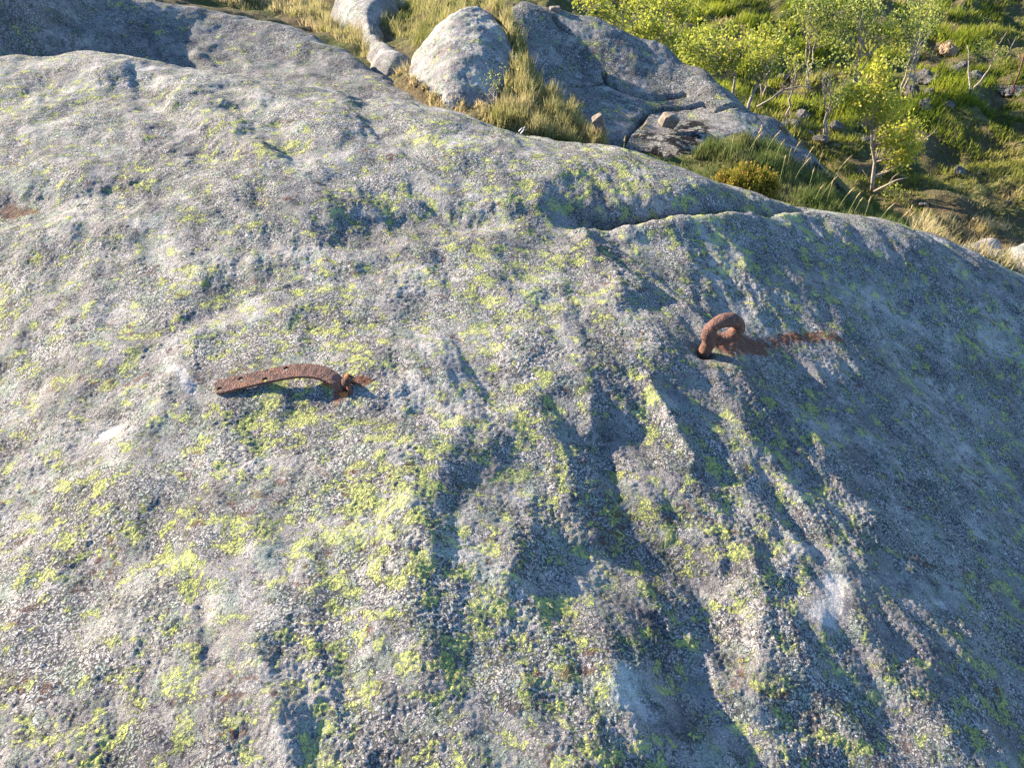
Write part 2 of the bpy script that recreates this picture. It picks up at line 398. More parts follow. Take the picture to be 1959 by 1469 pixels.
def build_ground():
    def axis(lo, hi, st, a, b):
        fine_ = np.arange(lo, hi, st); r = []
        d = st; p = hi
        while p < b: r.append(p); d *= 1.25; p += d
        l = []; d = st; p = lo - st
        while p > a: l.append(p); d *= 1.25; p -= d
        return np.array(l[::-1] + list(fine_) + r + [b])
    xs = axis(-3.5, 9, .045, -400, 400); ys = axis(3.2, 17, .045, -400, 600)
    X, Y = np.meshgrid(xs, ys); Z = gnd(X, Y)
    me = raw_mesh('ground', np.stack([X, Y, Z], -1).reshape(-1, 3), grid_faces(*X.shape))
    b = NB('heath_soil'); co = b.coord()
    n1 = b.noise(co, 1.3, 5.0, .6); n2 = b.noise(co, 9.0, 5.0, .65); n3 = b.noise(b.off(co, (5, 5, 1)), 45.0, 4.0, .7)
    c = b.mix(b.step(n1, .40, .60), (.11, .085, .05), (.07, .085, .028))
    c = b.mix(b.math('MULTIPLY', b.step(n2, .5, .65), .7), c, (.20, .165, .08))
    c = b.mix(b.math('MULTIPLY', b.step(n3, .5, .7), .7), c, (.04, .028, .018))
    h = b.math('ADD', n2, b.math('MULTIPLY', n3, .5)); b.surf(c, .95, b.bump(h, .05), .1)
    tag(link('ground', me, b.m), kind='structure')
build_ground()

# ------------------------------------------------------------------ foreground bedrock
fp = []
for px, py, z in [(0,1469,.04),(300,1469,.07),(650,1469,.08),(980,1469,.05),(1300,1469,-.01),(1600,1469,-.09),(1959,1469,-.24),
                  (0,1100,.01),(350,1100,.05),(700,1100,.07),(980,1100,.03),(1200,1100,-.04),(1450,1100,-.075),(1700,1100,-.18),(1959,1100,-.38),
                  (0,734,-.02),(300,734,.04),(640,745,.06),(980,734,.03),(1230,734,-.02),(1350,672,-.06),(1500,740,-.16),(1700,734,-.32),(1959,734,-.60),
                  (0,400,-.03),(300,400,.03),(650,400,.04),(980,440,.0),(1250,450,-.06),(1500,480,-.17),(1700,520,-.32)]:
    fp.append(PZ(px, py, z))
sil = [(-200,110,4.35),(0,105,4.3),(270,115,4.2),(420,135,4.08),(560,160,3.95),(700,182,3.8),(860,215,3.65),(1000,256,3.5),(1150,283,3.4),(1300,320,3.3),(1450,370,3.2),(1540,400,3.1),
       (1650,415,3.12),(1750,438,3.12),(1850,478,3.12),(1959,530,3.10),(2100,620,3.0)]
for px, py, y in sil:
    p = PY(px, py, y); fp.append(p)
    d = ray(px, py); hd = d / np.hypot(d[0], d[1])
    for k, dz in (((-.45, -.07),) if px < 1400 else ()) + ((.4, -.09), (1.0, -.5)):
        q = p + hd * k; fp.append((q[0], q[1], q[2] + dz))
for q in [(-4,1,-.25),(-4,3,-.3),(-4.5,5,-.5),(0,-1.2,0),(-2,-1.2,-.05),(2,-1,-.7),(2.6,.5,-1.1),(3,1.8,-1.4),(3.2,3,-1.7)]: fp.append(q)
F0 = Surf(fp, lam=1e-4)
fh = lambda px, py: hit(F0, px, py, .3, 5)[:2]

def fore_features(X, Y):
    Z = np.zeros(X.shape); X0, Y0 = X + pn(X * 30, Y * 30, 77) * .008, Y + pn(X * 30, Y * 30, 78) * .008
    S0 = lambda pts, w: stroke(X0, Y0, [fh(*p) for p in pts], w)
    X, Y = X + pn(X * 5, Y * 5, 71) * .05 + pn(X * 14, Y * 14, 73) * .024 + pn(X * 40, Y * 40, 75) * .008, Y + pn(X * 5, Y * 5, 72) * .05 + pn(X * 14, Y * 14, 74) * .02 + pn(X * 40, Y * 40, 76) * .008
    S = lambda pts, w: stroke(X, Y, [fh(*p) for p in pts], w)
    # grooves (negative) and ridges (positive)
    feats = [
        ([(1120,405),(1200,408),(1330,398),(1450,396),(1540,399)], .045, -.055),
        ([(1150,428),(1300,415),(1450,412),(1560,412)], .07, .022),
        ([(680,440),(900,428),(1130,410)], .13, -.05),
        ([(700,480),(850,470),(980,455)], .08, .022),
        ([(420,580),(520,540),(650,520)], .10, -.03),
        ([(0,400),(120,378),(300,360)], .08, -.045),
        ([(0,470),(200,440),(380,400)], .10, .02),
        ([(270,150),(330,210),(430,290)], .10, -.05),
        ([(420,170),(500,230),(560,290)], .08, -.045),
        ([(340,170),(420,240),(500,300)], .06, .03),
        ([(640,170),(720,230),(800,290)], .07, -.03),
        ([(80,150),(160,180)], .12, -.04),
        ([(1110,450),(1140,480),(1220,560)], .035, .03),
        ([(1010,470),(1080,520),(1130,600)], .10, -.025),
        ([(1165,850),(1190,930),(1250,1020),(1330,1120),(1370,1300),(1420,1450)], .08, -.03),
        ([(1245,735),(1285,810),(1330,885)], .026, .026),
        ([(1120,760),(1150,830)], .03, .02),
        ([(1400,720),(1460,780),(1560,850)], .045, .022),
        ([(1420,1040),(1440,1160),(1500,1300)], .05, .024),
        ([(1560,900),(1640,980),(1740,1080)], .045, .02),
        ([(1620,1120),(1600,1180)], .05, .016),
        ([(1480,930),(1540,1010),(1620,1110)], .04, -.02),
        ([(390,1140),(400,1190),(440,1260)], .032, -.032),
        ([(455,1110),(480,1200),(510,1300),(530,1450)], .05, .014),
        ([(40,990),(20,900),(30,700)], .08, -.035),
        ([(340,640),(200,640),(60,600)], .09, .02),
        ([(300,740),(240,860),(220,1000)], .07, .02),
        ([(640,770),(760,790),(850,775)], .04, -.02),
        ([(980,640),(1000,720),(1010,800)], .05, .016),
        ([(930,1000),(1010,1050),(960,1130)], .07, .018),
        ([(1040,1130),(1090,1090),(1180,1080)], .05, -.02),
        ([(1180,1330),(1240,1380)], .06, .018),
        ([(700,1130),(640,1280),(600,1400)], .06, -.016),
        ([(800,900),(780,1050),(740,1180)], .06, .014),
        ([(500,820),(540,930),(560,1050)], .05, -.016),
        ([(1700,1250),(1780,1380)], .05, .02),
        ([(1255,1185),(1275,1215)], .012, -.012),
        ([(425,575),(470,560),(560,540)], .012, -.005),
        ([(1346,676)], .026, -.028), ([(1180,408),(1230,402),(1330,400),(1450,397),(1540,399)], .012, -.02),
    ]
    for i_, (pts, w, h) in enumerate(feats): Z += h * (.6 if i_ < 2 else .7 if i_ < 16 else .5) * S(pts, w * 1.15) if i_ > 1 and w > .027 else h * .8 * S0(pts, w)
    A = {}
    A['zone_rust'] = np.clip(S0([(1385,672),(1415,664),(1440,662)], .040) * 1.15 + S0([(1440,660),(1490,648),(1540,645),(1600,652)], .034) * .62 + S0([(1500,645),(1550,645)], .03) * .25 + S0([(1600,662),(1650,668)], .02) * .3
                             + S0([(650,752),(655,735)], .022) * 1.0 + S0([(665,722),(700,728)], .018) * .8, 0, 1)
    red = S([(20,395),(60,395)], .05) + S([(20,770),(110,730)], .04) * .5 + .65 * (S([(900,930)], .03) + S([(1085,1290)], .04) + S([(1110,890)], .025) + S([(635,1060)], .035)
          + S([(440,1420)], .03) + S([(1430,1280)], .035) + S([(720,1190)], .02) + S([(840,440)], .04) + S([(1140,1040)], .03) + S([(820,520)], .04))
    A['zone_red'] = np.clip(red, 0, 1)
    A['zone_shade'] = np.clip(S([(1165,850),(1190,930),(1240,1010),(1290,1100)], .07) * .7 + S0([(1344,678)], .032) * 1.4 + S0([(1390,695)], .04) * .6 + S([(640,790),(760,795)], .04) * .5  # shade painted in hollows, bolt hole, ledge crack and below the strap
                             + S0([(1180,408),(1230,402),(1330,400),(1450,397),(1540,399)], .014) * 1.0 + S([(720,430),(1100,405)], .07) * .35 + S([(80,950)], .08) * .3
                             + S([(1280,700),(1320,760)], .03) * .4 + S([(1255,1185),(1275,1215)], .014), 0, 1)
    A['zone_smooth'] = np.clip(S([(450,1110),(480,1200),(510,1300),(530,1450)], .05) * .55 + S([(1180,1330),(1240,1370)], .05) * .75 + S([(1620,1130),(1600,1180)], .045)
                               + S([(1800,1160)], .04) * .8 + S([(300,700),(390,760)], .04) * .7 + S([(280,127)], .08) * .9 + S([(900,1050),(930,1100)], .05) * .5 + S([(180,850)], .05) * .7, 0, 1)
    zy = .0 + .9 * (S([(780,1000)], .5) + .5 * S([(200,1050)], .3) + S([(1250,980)], .18) + .8 * S([(1000,350),(1300,380)], .6) + .5 * S([(600,700)], .3) + .5 * S([(1400,1000)], .25))
    zy += .3 - 1.3 * A['zone_smooth']
    A['zone_yellow'] = np.clip(zy, -1, 1.3)
    return Z, A

def rock_relief(X, Y, roughm, k=1.0):
    # the grain of the rock runs away from the viewer and to the lower right
    wx = X + .05 * pn(X * 3, Y * 3, 21); wy = Y + .05 * pn(X * 3, Y * 3, 22)
    calm = 1 - .4 * smooth(.9, 1.5, X) * smooth(1.4, 2.1, Y)
    east = smooth(.2, .9, X) * (1 - .8 * smooth(1.6, 2.1, Y))
    z = pn(wx * 2.2 + wy * .5, wy * 1.3, 31) * .022 * calm
    z += pn(wx * 6.0 + wy * 2.4, wy * 2.6 - wx * .7, 32) * .0088 * (.4 + .6 * calm)
    z += pn(X * 9, Y * 8, 43) * .0055 + pn(X * 4.2, Y * 3.6, 44) * .008 * calm
    z += pn(wx * 13 + wy * 5, wy * 6, 33) * (.0062 + .003 * east) * k * (.5 + .5 * calm)
    z += pn(wx * 27 + wy * 8, wy * 17, 34) * .0030 * k * (.4 + .6 * roughm)
    z += np.abs(pn(wx * 48, wy * 38, 35)) * .0018 * roughm * k
    c1 = cell(X * 56 + pn(X * 20, Y * 20, 40) * .9, Y * 50 + pn(X * 20, Y * 20, 41) * .9, 38)
    z += -np.clip(c1 - .2, 0, .45) * .0012 * roughm * k + np.abs(pn(X * 66, Y * 52, 42)) * .0016 * roughm * k
    c = cell(X * 112 + pn(X * 40, Y * 40, 39) * .8, Y * 110, 37)
    z += (0.5 - c) * .0031 * roughm * k
    return z

def build_fore():
    NCf = 860; c = np.linspace(-1, 1, NCf)
    ext = np.array([1.06, 1.15, 1.3, 1.5, 1.75, 2.1, 2.6]); cc = np.concatenate([-ext[::-1], c, ext])
    ys = [-1.2]
    while ys[-1] < .52: ys.append(ys[-1] + max(.0036, min(.05, (.56 - ys[-1]) * .25)))
    while ys[-1] < 4.6: ys.append(ys[-1] + .0030 + max(0, ys[-1] - 1.2) * .0019)
    while ys[-1] < 5.4: ys.append(ys[-1] + .03)
    ys = np.array(ys)
    hw = np.where(ys > .5, (.58 + .43 * ys) * 1.12, (.58 + .43 * .5) * 1.12 + (.5 - ys) * .3)
    X = cc[None] * hw[:, None]; Y = np.repeat(ys[:, None], len(cc), 1)
    print('fore grid', X.shape)
    Z = F0(X, Y)
    dz, A = fore_features(X, Y)
    big = pn(X * 5 + 3, Y * 3.2, 51)
    roughm = (.55 + .55 * smooth(-.45, .4, big)) * (1 - .5 * A['zone_smooth'])
    shade_side = smooth(.55, 1.2, X) ; roughm = roughm * (1 - .15 * shade_side)
    rel = rock_relief(X, Y, roughm)
    Z = Z + dz + rel
    V = np.stack([X, Y, Z], -1).reshape(-1, 3)
    me = raw_mesh('bedrock', V, grid_faces(*X.shape), {k: a for k, a in A.items()})
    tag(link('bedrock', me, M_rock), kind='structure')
build_fore()
def fore_z(x, y):
    X = np.array([[x]]); Y = np.array([[y]])
    dz, _ = fore_features(X, Y)
    return float(F0(X, Y)[0, 0] + dz[0, 0] + rock_relief(X, Y, np.array([[.6]]))[0, 0])

# ------------------------------------------------------------------ patch rocks (own surface, rolled edge)
def patch(name, mat, poly, pts, edge=.25, drop=.25, step=.02, amp=1.0, grooves=(), zones=(), out=.25, sink=1.5, seed=0):
    P3 = [PY(*p) for p in poly]; S = Surf([p for p in P3] + [PY(*p) for p in pts], lam=1e-4)
    pl = [(p[0], p[1]) for p in P3]; a = np.array(pl)
    xs = np.arange(a[:, 0].min() - out, a[:, 0].max() + out, step); ys = np.arange(a[:, 1].min() - out, a[:, 1].max() + out, step * 1.2)
    X, Y = np.meshgrid(xs, ys)
    sd = polysd(X, Y, pl) + pn(X * 4, Y * 4, seed + 60) * .04
    Z = S(X, Y)
    t = np.clip(1 - sd / edge, 0, None); Z = Z - drop * np.minimum(t, 1) ** 2.2 - np.clip(-sd, 0, None) * sink
    hitp = lambda px, py: hit(S, px, py, a[:, 1].min() - .3, a[:, 1].max() + .5)[:2]
    for g, w, h in grooves: Z += h * stroke(X, Y, [hitp(*p) for p in g], w)
    r = pn(X * 1.5 + seed, Y * 1.5, 61) * .03 + pn(X * 4 + seed, Y * 4, 62) * .02 + pn(X * 10, Y * 9, 63) * .011 + pn(X * 24, Y * 20, 64) * .006 + pn(X * 50, Y * 44, 65) * .004
    Z = Z + r * amp
    A = {}
    if zones:
        zb = np.zeros(X.shape)
        for g, w in zones: zb += stroke(X, Y, [hitp(*p) for p in g], w)
        A['zone_black'] = np.clip(zb * 1.3, 0, 1)
    q = grid_faces(*X.shape); ok = (sd > -out * .9).ravel()
    q = q[ok[q].all(1)]
    me = raw_mesh(name, np.stack([X, Y, Z], -1).reshape(-1, 3), q, A)
    bm = bmesh.new(); bm.from_mesh(me); bmesh.ops.delete(bm, geom=[v for v in bm.verts if not v.link_faces], context='VERTS'); bm.to_mesh(me); bm.free()
    o = link(name, me, mat); return o

o = patch('bedrock_slope', M_rock_far,
      [(-500,60,4.9),(-500,-60,5.2),(0,-60,6.2),(250,-30,6.6),(380,0,6.7),(470,12,6.7),(560,32,6.5),(620,62,6.3),(690,102,6.05),(750,138,5.85),(800,170,5.55),(860,197,5.25),(930,232,4.9),(1000,262,4.6),(930,300,4.5),(700,240,5.0),(400,190,5.4),(0,160,5.3)],
      [(0,20,5.6),(200,60,6.0),(400,60,6.3),(550,100,6.1),(300,110,5.9),(700,160,5.6),(120,80,5.7)],
      edge=.22, drop=.06, step=.016, amp=.6,
      grooves=[([(275,50),(290,80),(310,112)], .03, -.03), ([(0,60),(80,40),(180,20)], .07, -.04), ([(420,150),(380,110)], .05, .02)])
tag(o, kind='structure')
o = patch('rock_outcrop', M_rock_out,
      [(942,2,6.35),(1000,-22,6.5),(1060,-12,6.5),(1155,8,6.4),(1255,50,6.3),(1330,95,6.1),(1392,142,5.9),(1425,172,5.8),(1470,190,5.7),(1525,236,5.5),(1575,288,5.3),(1622,328,5.15),(1662,390,4.95),(1620,382,4.9),(1580,340,5.0),(1540,305,5.1),(1480,280,5.1),(1400,266,5.0),(1350,268,4.95),(1340,318,4.7),(1180,290,4.9),(1090,250,5.15),(1022,170,5.55),(993,110,5.85),(962,45,6.15)],
      [(1100,120,6.05),(1200,130,6.0),(1290,170,5.85),(1200,205,5.6),(1330,205,5.65),(1400,225,5.5),(1480,255,5.4),(1280,250,5.3),(1150,230,5.3)],
      edge=.30, drop=.10, step=.009, amp=.36, seed=5,
      grooves=[([(1155,140),(1163,160),(1195,175),(1240,187),(1310,181)], .014, -.08),
               ([(1215,232),(1240,215),(1275,208),(1320,206),(1345,198),(1368,212),(1430,204)], .012, -.07),
               ([(1060,28),(1070,45),(1085,55)], .014, -.05), ([(1040,158),(1100,165),(1150,160)], .012, -.05), ([(1190,275),(1215,245),(1240,215)], .012, -.05),
               ([(1365,170),(1400,200)], .09, .03)],
      zones=[([(1240,260),(1290,262),(1325,250)], .11), ([(1325,240),(1310,300)], .08), ([(1250,285),(1300,300)], .08), ([(1590,330),(1650,385)], .09), ([(1560,312)], .05)])
tag(o, 'large grey humpbacked bedrock outcrop with curved cracks and black lichen, behind the grassy crevice', 'rock')
o = patch('rock_slab', M_rock_pale,
      [(640,-30,8.2),(770,-30,8.2),(720,30,7.2),(725,55,6.8),(762,80,6.45),(790,98,6.2),(782,118,5.95),(735,118,5.95),(712,98,6.2),(700,70,6.55),(680,30,7.2),(645,10,7.7)],
      [(700,40,7.0),(750,100,6.2),(700,0,7.6)], edge=.14, drop=.10, step=.014, amp=.5, out=.15, sink=2.2, seed=9)
tag(o, 'low pale tongue of bare rock between the straw grass and the pointed boulder', 'rock')
o = patch('rock_slab', M_rock_pale,
      [(1812,465,4.35),(1850,452,4.5),(1885,447,4.6),(1920,455,4.55),(1926,478,4.3),(1955,520,3.95),(1900,520,3.95),(1840,490,4.15)],
      [(1880,470,4.35)], edge=.12, drop=.08, step=.012, amp=.45, out=.12, sink=2.5, seed=12)
tag(o, 'low pale sunlit rock just beyond the right-hand rim of the bedrock, split by a dark crack', 'rock')
o = patch('rock_slab', M_rock_pale,
      [(1930,462,4.5),(1960,450,4.7),(2060,450,4.9),(2060,500,4.3),(1975,500,4.1),(1934,482,4.25)],
      [(1980,475,4.4)], edge=.12, drop=.08, step=.012, amp=.45, out=.12, sink=2.5, seed=13)
tag(o, 'pale sunlit rock cut off by the right edge, right of the dark crack', 'rock')

# ------------------------------------------------------------------ hull rocks
def hull_mesh(name, P, cuts=4, it=6, amp=.02, sc=6.0, seed=0.0, fac=.5):
    bm = bmesh.new()
    for p in P: bm.verts.new(p)
    r = bmesh.ops.convex_hull(bm, input=bm.verts)
    bmesh.ops.delete(bm, geom=[v for v in bm.verts if not v.link_faces], context='VERTS')
    for k in range(cuts):
        bmesh.ops.subdivide_edges(bm, edges=bm.edges[:], cuts=1, use_grid_fill=True)
        bmesh.ops.triangulate(bm, faces=[f for f in bm.faces if len(f.verts) > 3])
        if k < cuts - 1:
            for _ in range(it if k > 0 else 1): bmesh.ops.smooth_vert(bm, verts=bm.verts, factor=fac * .5, use_axis_x=True, use_axis_y=True, use_axis_z=True)
    bm.normal_update()
    so = Vector((seed * 3.1, seed * 1.7, seed))
    for v in bm.verts:
        d = mnoise.fractal((v.co * sc + so), .6, 2.1, 5) * amp
        v.co += v.normal * d
    for f in bm.faces: f.smooth = True
    me = bpy.data.meshes.new(name); bm.to_mesh(me); bm.free(); return me

wp = [PY(*p) for p in [(765,140,5.85),(778,105,6.1),(795,172,5.5),(850,210,5.1),(940,235,5.05),(992,190,5.4),(990,120,5.8),(976,62,6.15),(948,18,6.4),(925,6,6.5),(885,4,6.45),(835,36,6.35),(872,22,6.15),(868,60,5.9),(862,120,5.5),(855,175,5.15),(945,60,5.95)]]
wp += [(p[0] + .02, p[1] + .12, p[2] - .5) for p in wp[:9]]
me = hull_mesh('boulder', wp, 5, 3, .018, 3.5, 2, .5)
tag(link('boulder', me, rock_material('boulder_rock', yellow=.3, pale=.5, fine=.6, tone=1.0, gran=.004)),
    'pointed wedge-shaped boulder with a bright sunlit left face, wedged in the grassy crevice', 'boulder')

def stone(px, py, w, hgt, mat, label, on=None, seed=1, tilt=0.0, name='stone', sharp=False, depth=.8, sink=.16, group=None):
    p = hit(on or gnd, px, py + w * hgt * .3, 3.0, 30)
    dist = np.linalg.norm(p - np.array([0, 0, CZ])); s = w * dist / F * .5 * 1.1
    r = random.Random(seed); P = []
    for _ in range(11 if sharp else 22):
        v = Vector((r.gauss(0, 1), r.gauss(0, 1), r.gauss(0, 1))).normalized()
        P.append(Vector((v.x * s * r.uniform(.85, 1.1), v.y * s * depth * r.uniform(.85, 1.1), v.z * s * hgt * r.uniform(.8, 1.1))))
    me = hull_mesh('stone', P, 4, 1 if sharp else 2, s * .16, 1.2 / s, seed, .35)
    me.materials.append(mat)
    o = link(name, me, None, loc=(p[0], p[1], p[2] + s * hgt * (.5 - sink)))
    o.rotation_euler = (r.uniform(-.2, .2), tilt, r.uniform(-.4, .4))
    return tag(o, label, 'stone', group)
stones = [
 (1537,218,26,.7,M_stone_pale,'rounded white stone in the grass just above the flat pale one, below the shrubs'),
 (1513,236,44,.45,M_stone_pale,'flat pale angular stone beside the tip of the outcrop'),
 (1596,240,24,.9,M_stone_grey,'upright grey stone on the right end of the brown mound'),
 (1572,264,30,.6,M_stone_grey,'grey stone half buried below the brown mound'),
 (1546,250,24,.5,M_stone_brown,'small brown stone on the earth of the mound beyond the outcrop'),
 (1766,148,46,.5,M_stone_grey,'broad flat grey stone, largest of the stones right of the lone birch'),
 (1741,176,36,.7,M_stone_grey,'rounded blue-grey stone right of the lone birch crown'),
 (1769,201,34,.65,M_stone_pale,'pale tilted slab-like stone at the lower end of the stone group'),
 (1776,178,22,.7,M_stone_grey,'small shaded stone in the middle of the stone group'),
 (1822,160,34,.4,M_stone_grey,'low flat stone sloping right above the shaded turf'),
 (1860,182,36,.7,M_stone_grey,'shaded blue-grey block of stone in the dark turf'),
 (1812,202,26,.7,M_stone_grey,'dim stone low in the shade right of the tilted slab stone'),
 (1836,130,30,.6,M_stone_grey,'stone in shadow of the earth mound with grass around it'),
 (1746,128,20,.8,M_stone_pale,'small light stone standing alone above the broad flat stone'),
 (1814,96,34,.8,M_stone_earth,'brown earthy boulder on the sunlit mound near the top right'),
 (1866,144,30,.3,M_stone_pale,'thin light stone lying flat in dry grass under the mound'),
 (1838,324,24,.8,M_stone_pale,'rounded pale stone alone in the sunlit lower meadow'),
 (1854,336,10,.6,M_stone_pale,'tiny white stone just below the lone pale stone in the lower meadow'),
 (1876,330,14,.4,M_stone_grey,'small flat grey stone right of the lone pale stone in the lower meadow'),
 (1644,326,12,.8,M_stone_pale,'small white stone left of the lone birch trunk'),
 (1694,290,20,.8,M_stone_grey,'grey stone showing through the twigs of the lone birch'),
 (1650,236,28,.3,M_stone_grey,'thin flat stone in the shaded grass left of the lone birch stem'),
 (1655,268,24,.4,M_stone_grey,'flat dark stone beside the lone birch trunk in deep shade'),
 (1700,316,20,.4,M_stone_brown,'low brownish stone right of the foot of the lone birch'),
 (1768,388,18,.4,M_stone_grey,'dim flat stone in the dark strip of the lower meadow'),
 (1930,388,16,.4,M_stone_pale,'small pale stone near the right edge of the lower meadow'),
 (1500,145,26,.4,M_stone_grey,'grey stone among the low shrubs above the bare branch'),
]
for i, (px, py, w, h, m, lab) in enumerate(stones):
    stone(px, py, w, h, m, lab, seed=i + 3, sharp=(i % 3 == 1), tilt=(-.35 if 'tilted' in lab else .25 if 'sloping' in lab else 0), depth=.9)
p = hit(gnd, 1935, 176, 3, 30)
stone(1945, 176, 110, .16, M_stone_grey, 'long flat grey slab at the right edge under the rusty rod', seed=40, depth=.5)
# stones lying on the outcrop
def place_hull(name, pts3, mat, label, amp=.012, seed=1):
    me = hull_mesh(name, pts3, 4, 1, amp, 14, seed, .25); tag(link(name, me, mat), label, 'stone')
def box_stone(px, py, y, w, h, d, mat, label, seed, rot=0):
    c = PY(px, py, y); r = random.Random(seed); P = []
    for sx in (-1, 1):
        for sy in (-1, 1):
            for sz in (-1, 1):
                v = Vector((sx * w / 2 * r.uniform(.6, 1.05), sy * d / 2 * r.uniform(.7, 1.05), sz * h / 2 * r.uniform(.7, 1.1)))
                v.rotate(Matrix.Rotation(rot, 3, 'Y')); P.append(Vector(c) + v)
    P.append(Vector(c) + Vector((w * .1, -d * .3, h * .65)))
    place_hull('stone', P, mat, label, .006, seed)
box_stone(1279, 232, 5.22, .115, .08, .11, M_stone_brown, 'loose brown angular stone lying on the outcrop above the black lichen', 4, .2)
box_stone(1147, 240, 4.95, .075, .12, .08, M_stone_brown, 'narrow brown stone standing at the end of the straw grass below the outcrop', 8, -.4)
box_stone(986, 118, 5.75, .08, .06, .08, M_stone_grey, 'small grey stone tucked behind the right corner of the pointed boulder', 6)
box_stone(1062, 18, 6.45, .10, .03, .06, M_stone_brown, 'little flat reddish stone lying on the crest of the outcrop', 7)

# ------------------------------------------------------------------ rusty eye bolt
def build_eye():
    x, y = fh(1344, 671); z = fore_z(x, y)
    root = empty('ring_bolt', (x, y, z - .01), 'rusty iron eye bolt standing upright in a drilled hole in the rock', 'ring bolt')
    R, r = .0420, .0200
    path = [(0, 0, -.06), (0, 0, -.01), (0, 0, .014), (0, 0, .030), (-.001, 0, .047)]; rad = [.014, .014, .0165, .0180, .0165]
    cx, cz = .025, .111
    for k in range(40):
        a = math.radians(232 - k * (352 / 39.0))
        e = .010 * (k / 39.0 - .5)
        path.append((cx + R * 1.02 * math.cos(a), e * 1.2, cz + R * .96 * math.sin(a)))
        rad.append(r * (.93 + .07 * math.sin(k * .5)) if k < 36 else r * (.97 - .06 * (k - 35)))
    # smooth path
    P = np.array(path); rr = np.array(rad)
    tt = np.linspace(0, len(P) - 1, 150); ii = np.minimum(tt.astype(int), len(P) - 2); f = (tt - ii)[:, None]
    Q = P[ii] * (1 - f) + P[ii + 1] * f; rq = rr[ii] * (1 - f[:, 0]) + rr[ii + 1] * f[:, 0]
    for _ in range(6): Q[1:-1] = (Q[:-2] + Q[1:-1] * 2 + Q[2:]) / 4; rq[1:-1] = (rq[:-2] + rq[1:-1] * 2 + rq[2:]) / 4
    def jit(V, amp):
        for i in range(len(V)):
            v = Vector(V[i]); n = mnoise.noise_vector(v * 60) * amp + mnoise.noise_vector(v * 160) * amp * .5
            V[i] = V[i] + np.array(n)
        return V
    split = 20
    V, q, t = tube(Q[split:], rq[split:], 22); me = raw_mesh('eye', jit(V, .0012), [q, t]); eye = link('eye', me, M_rust_or, root)
    V, q, t = tube(Q[:split + 2], rq[:split + 2] * 1.02, 22); V = jit(V, .001); me = raw_mesh('shank', V, [q, t]); link('shank', me, M_rust_or, root)
    root.rotation_euler = (math.radians(9), math.radians(9), math.radians(11))
build_eye()
def hole_ring():
    x, y = fh(1350, 676); z = fore_z(x, y)
    return x, y, z

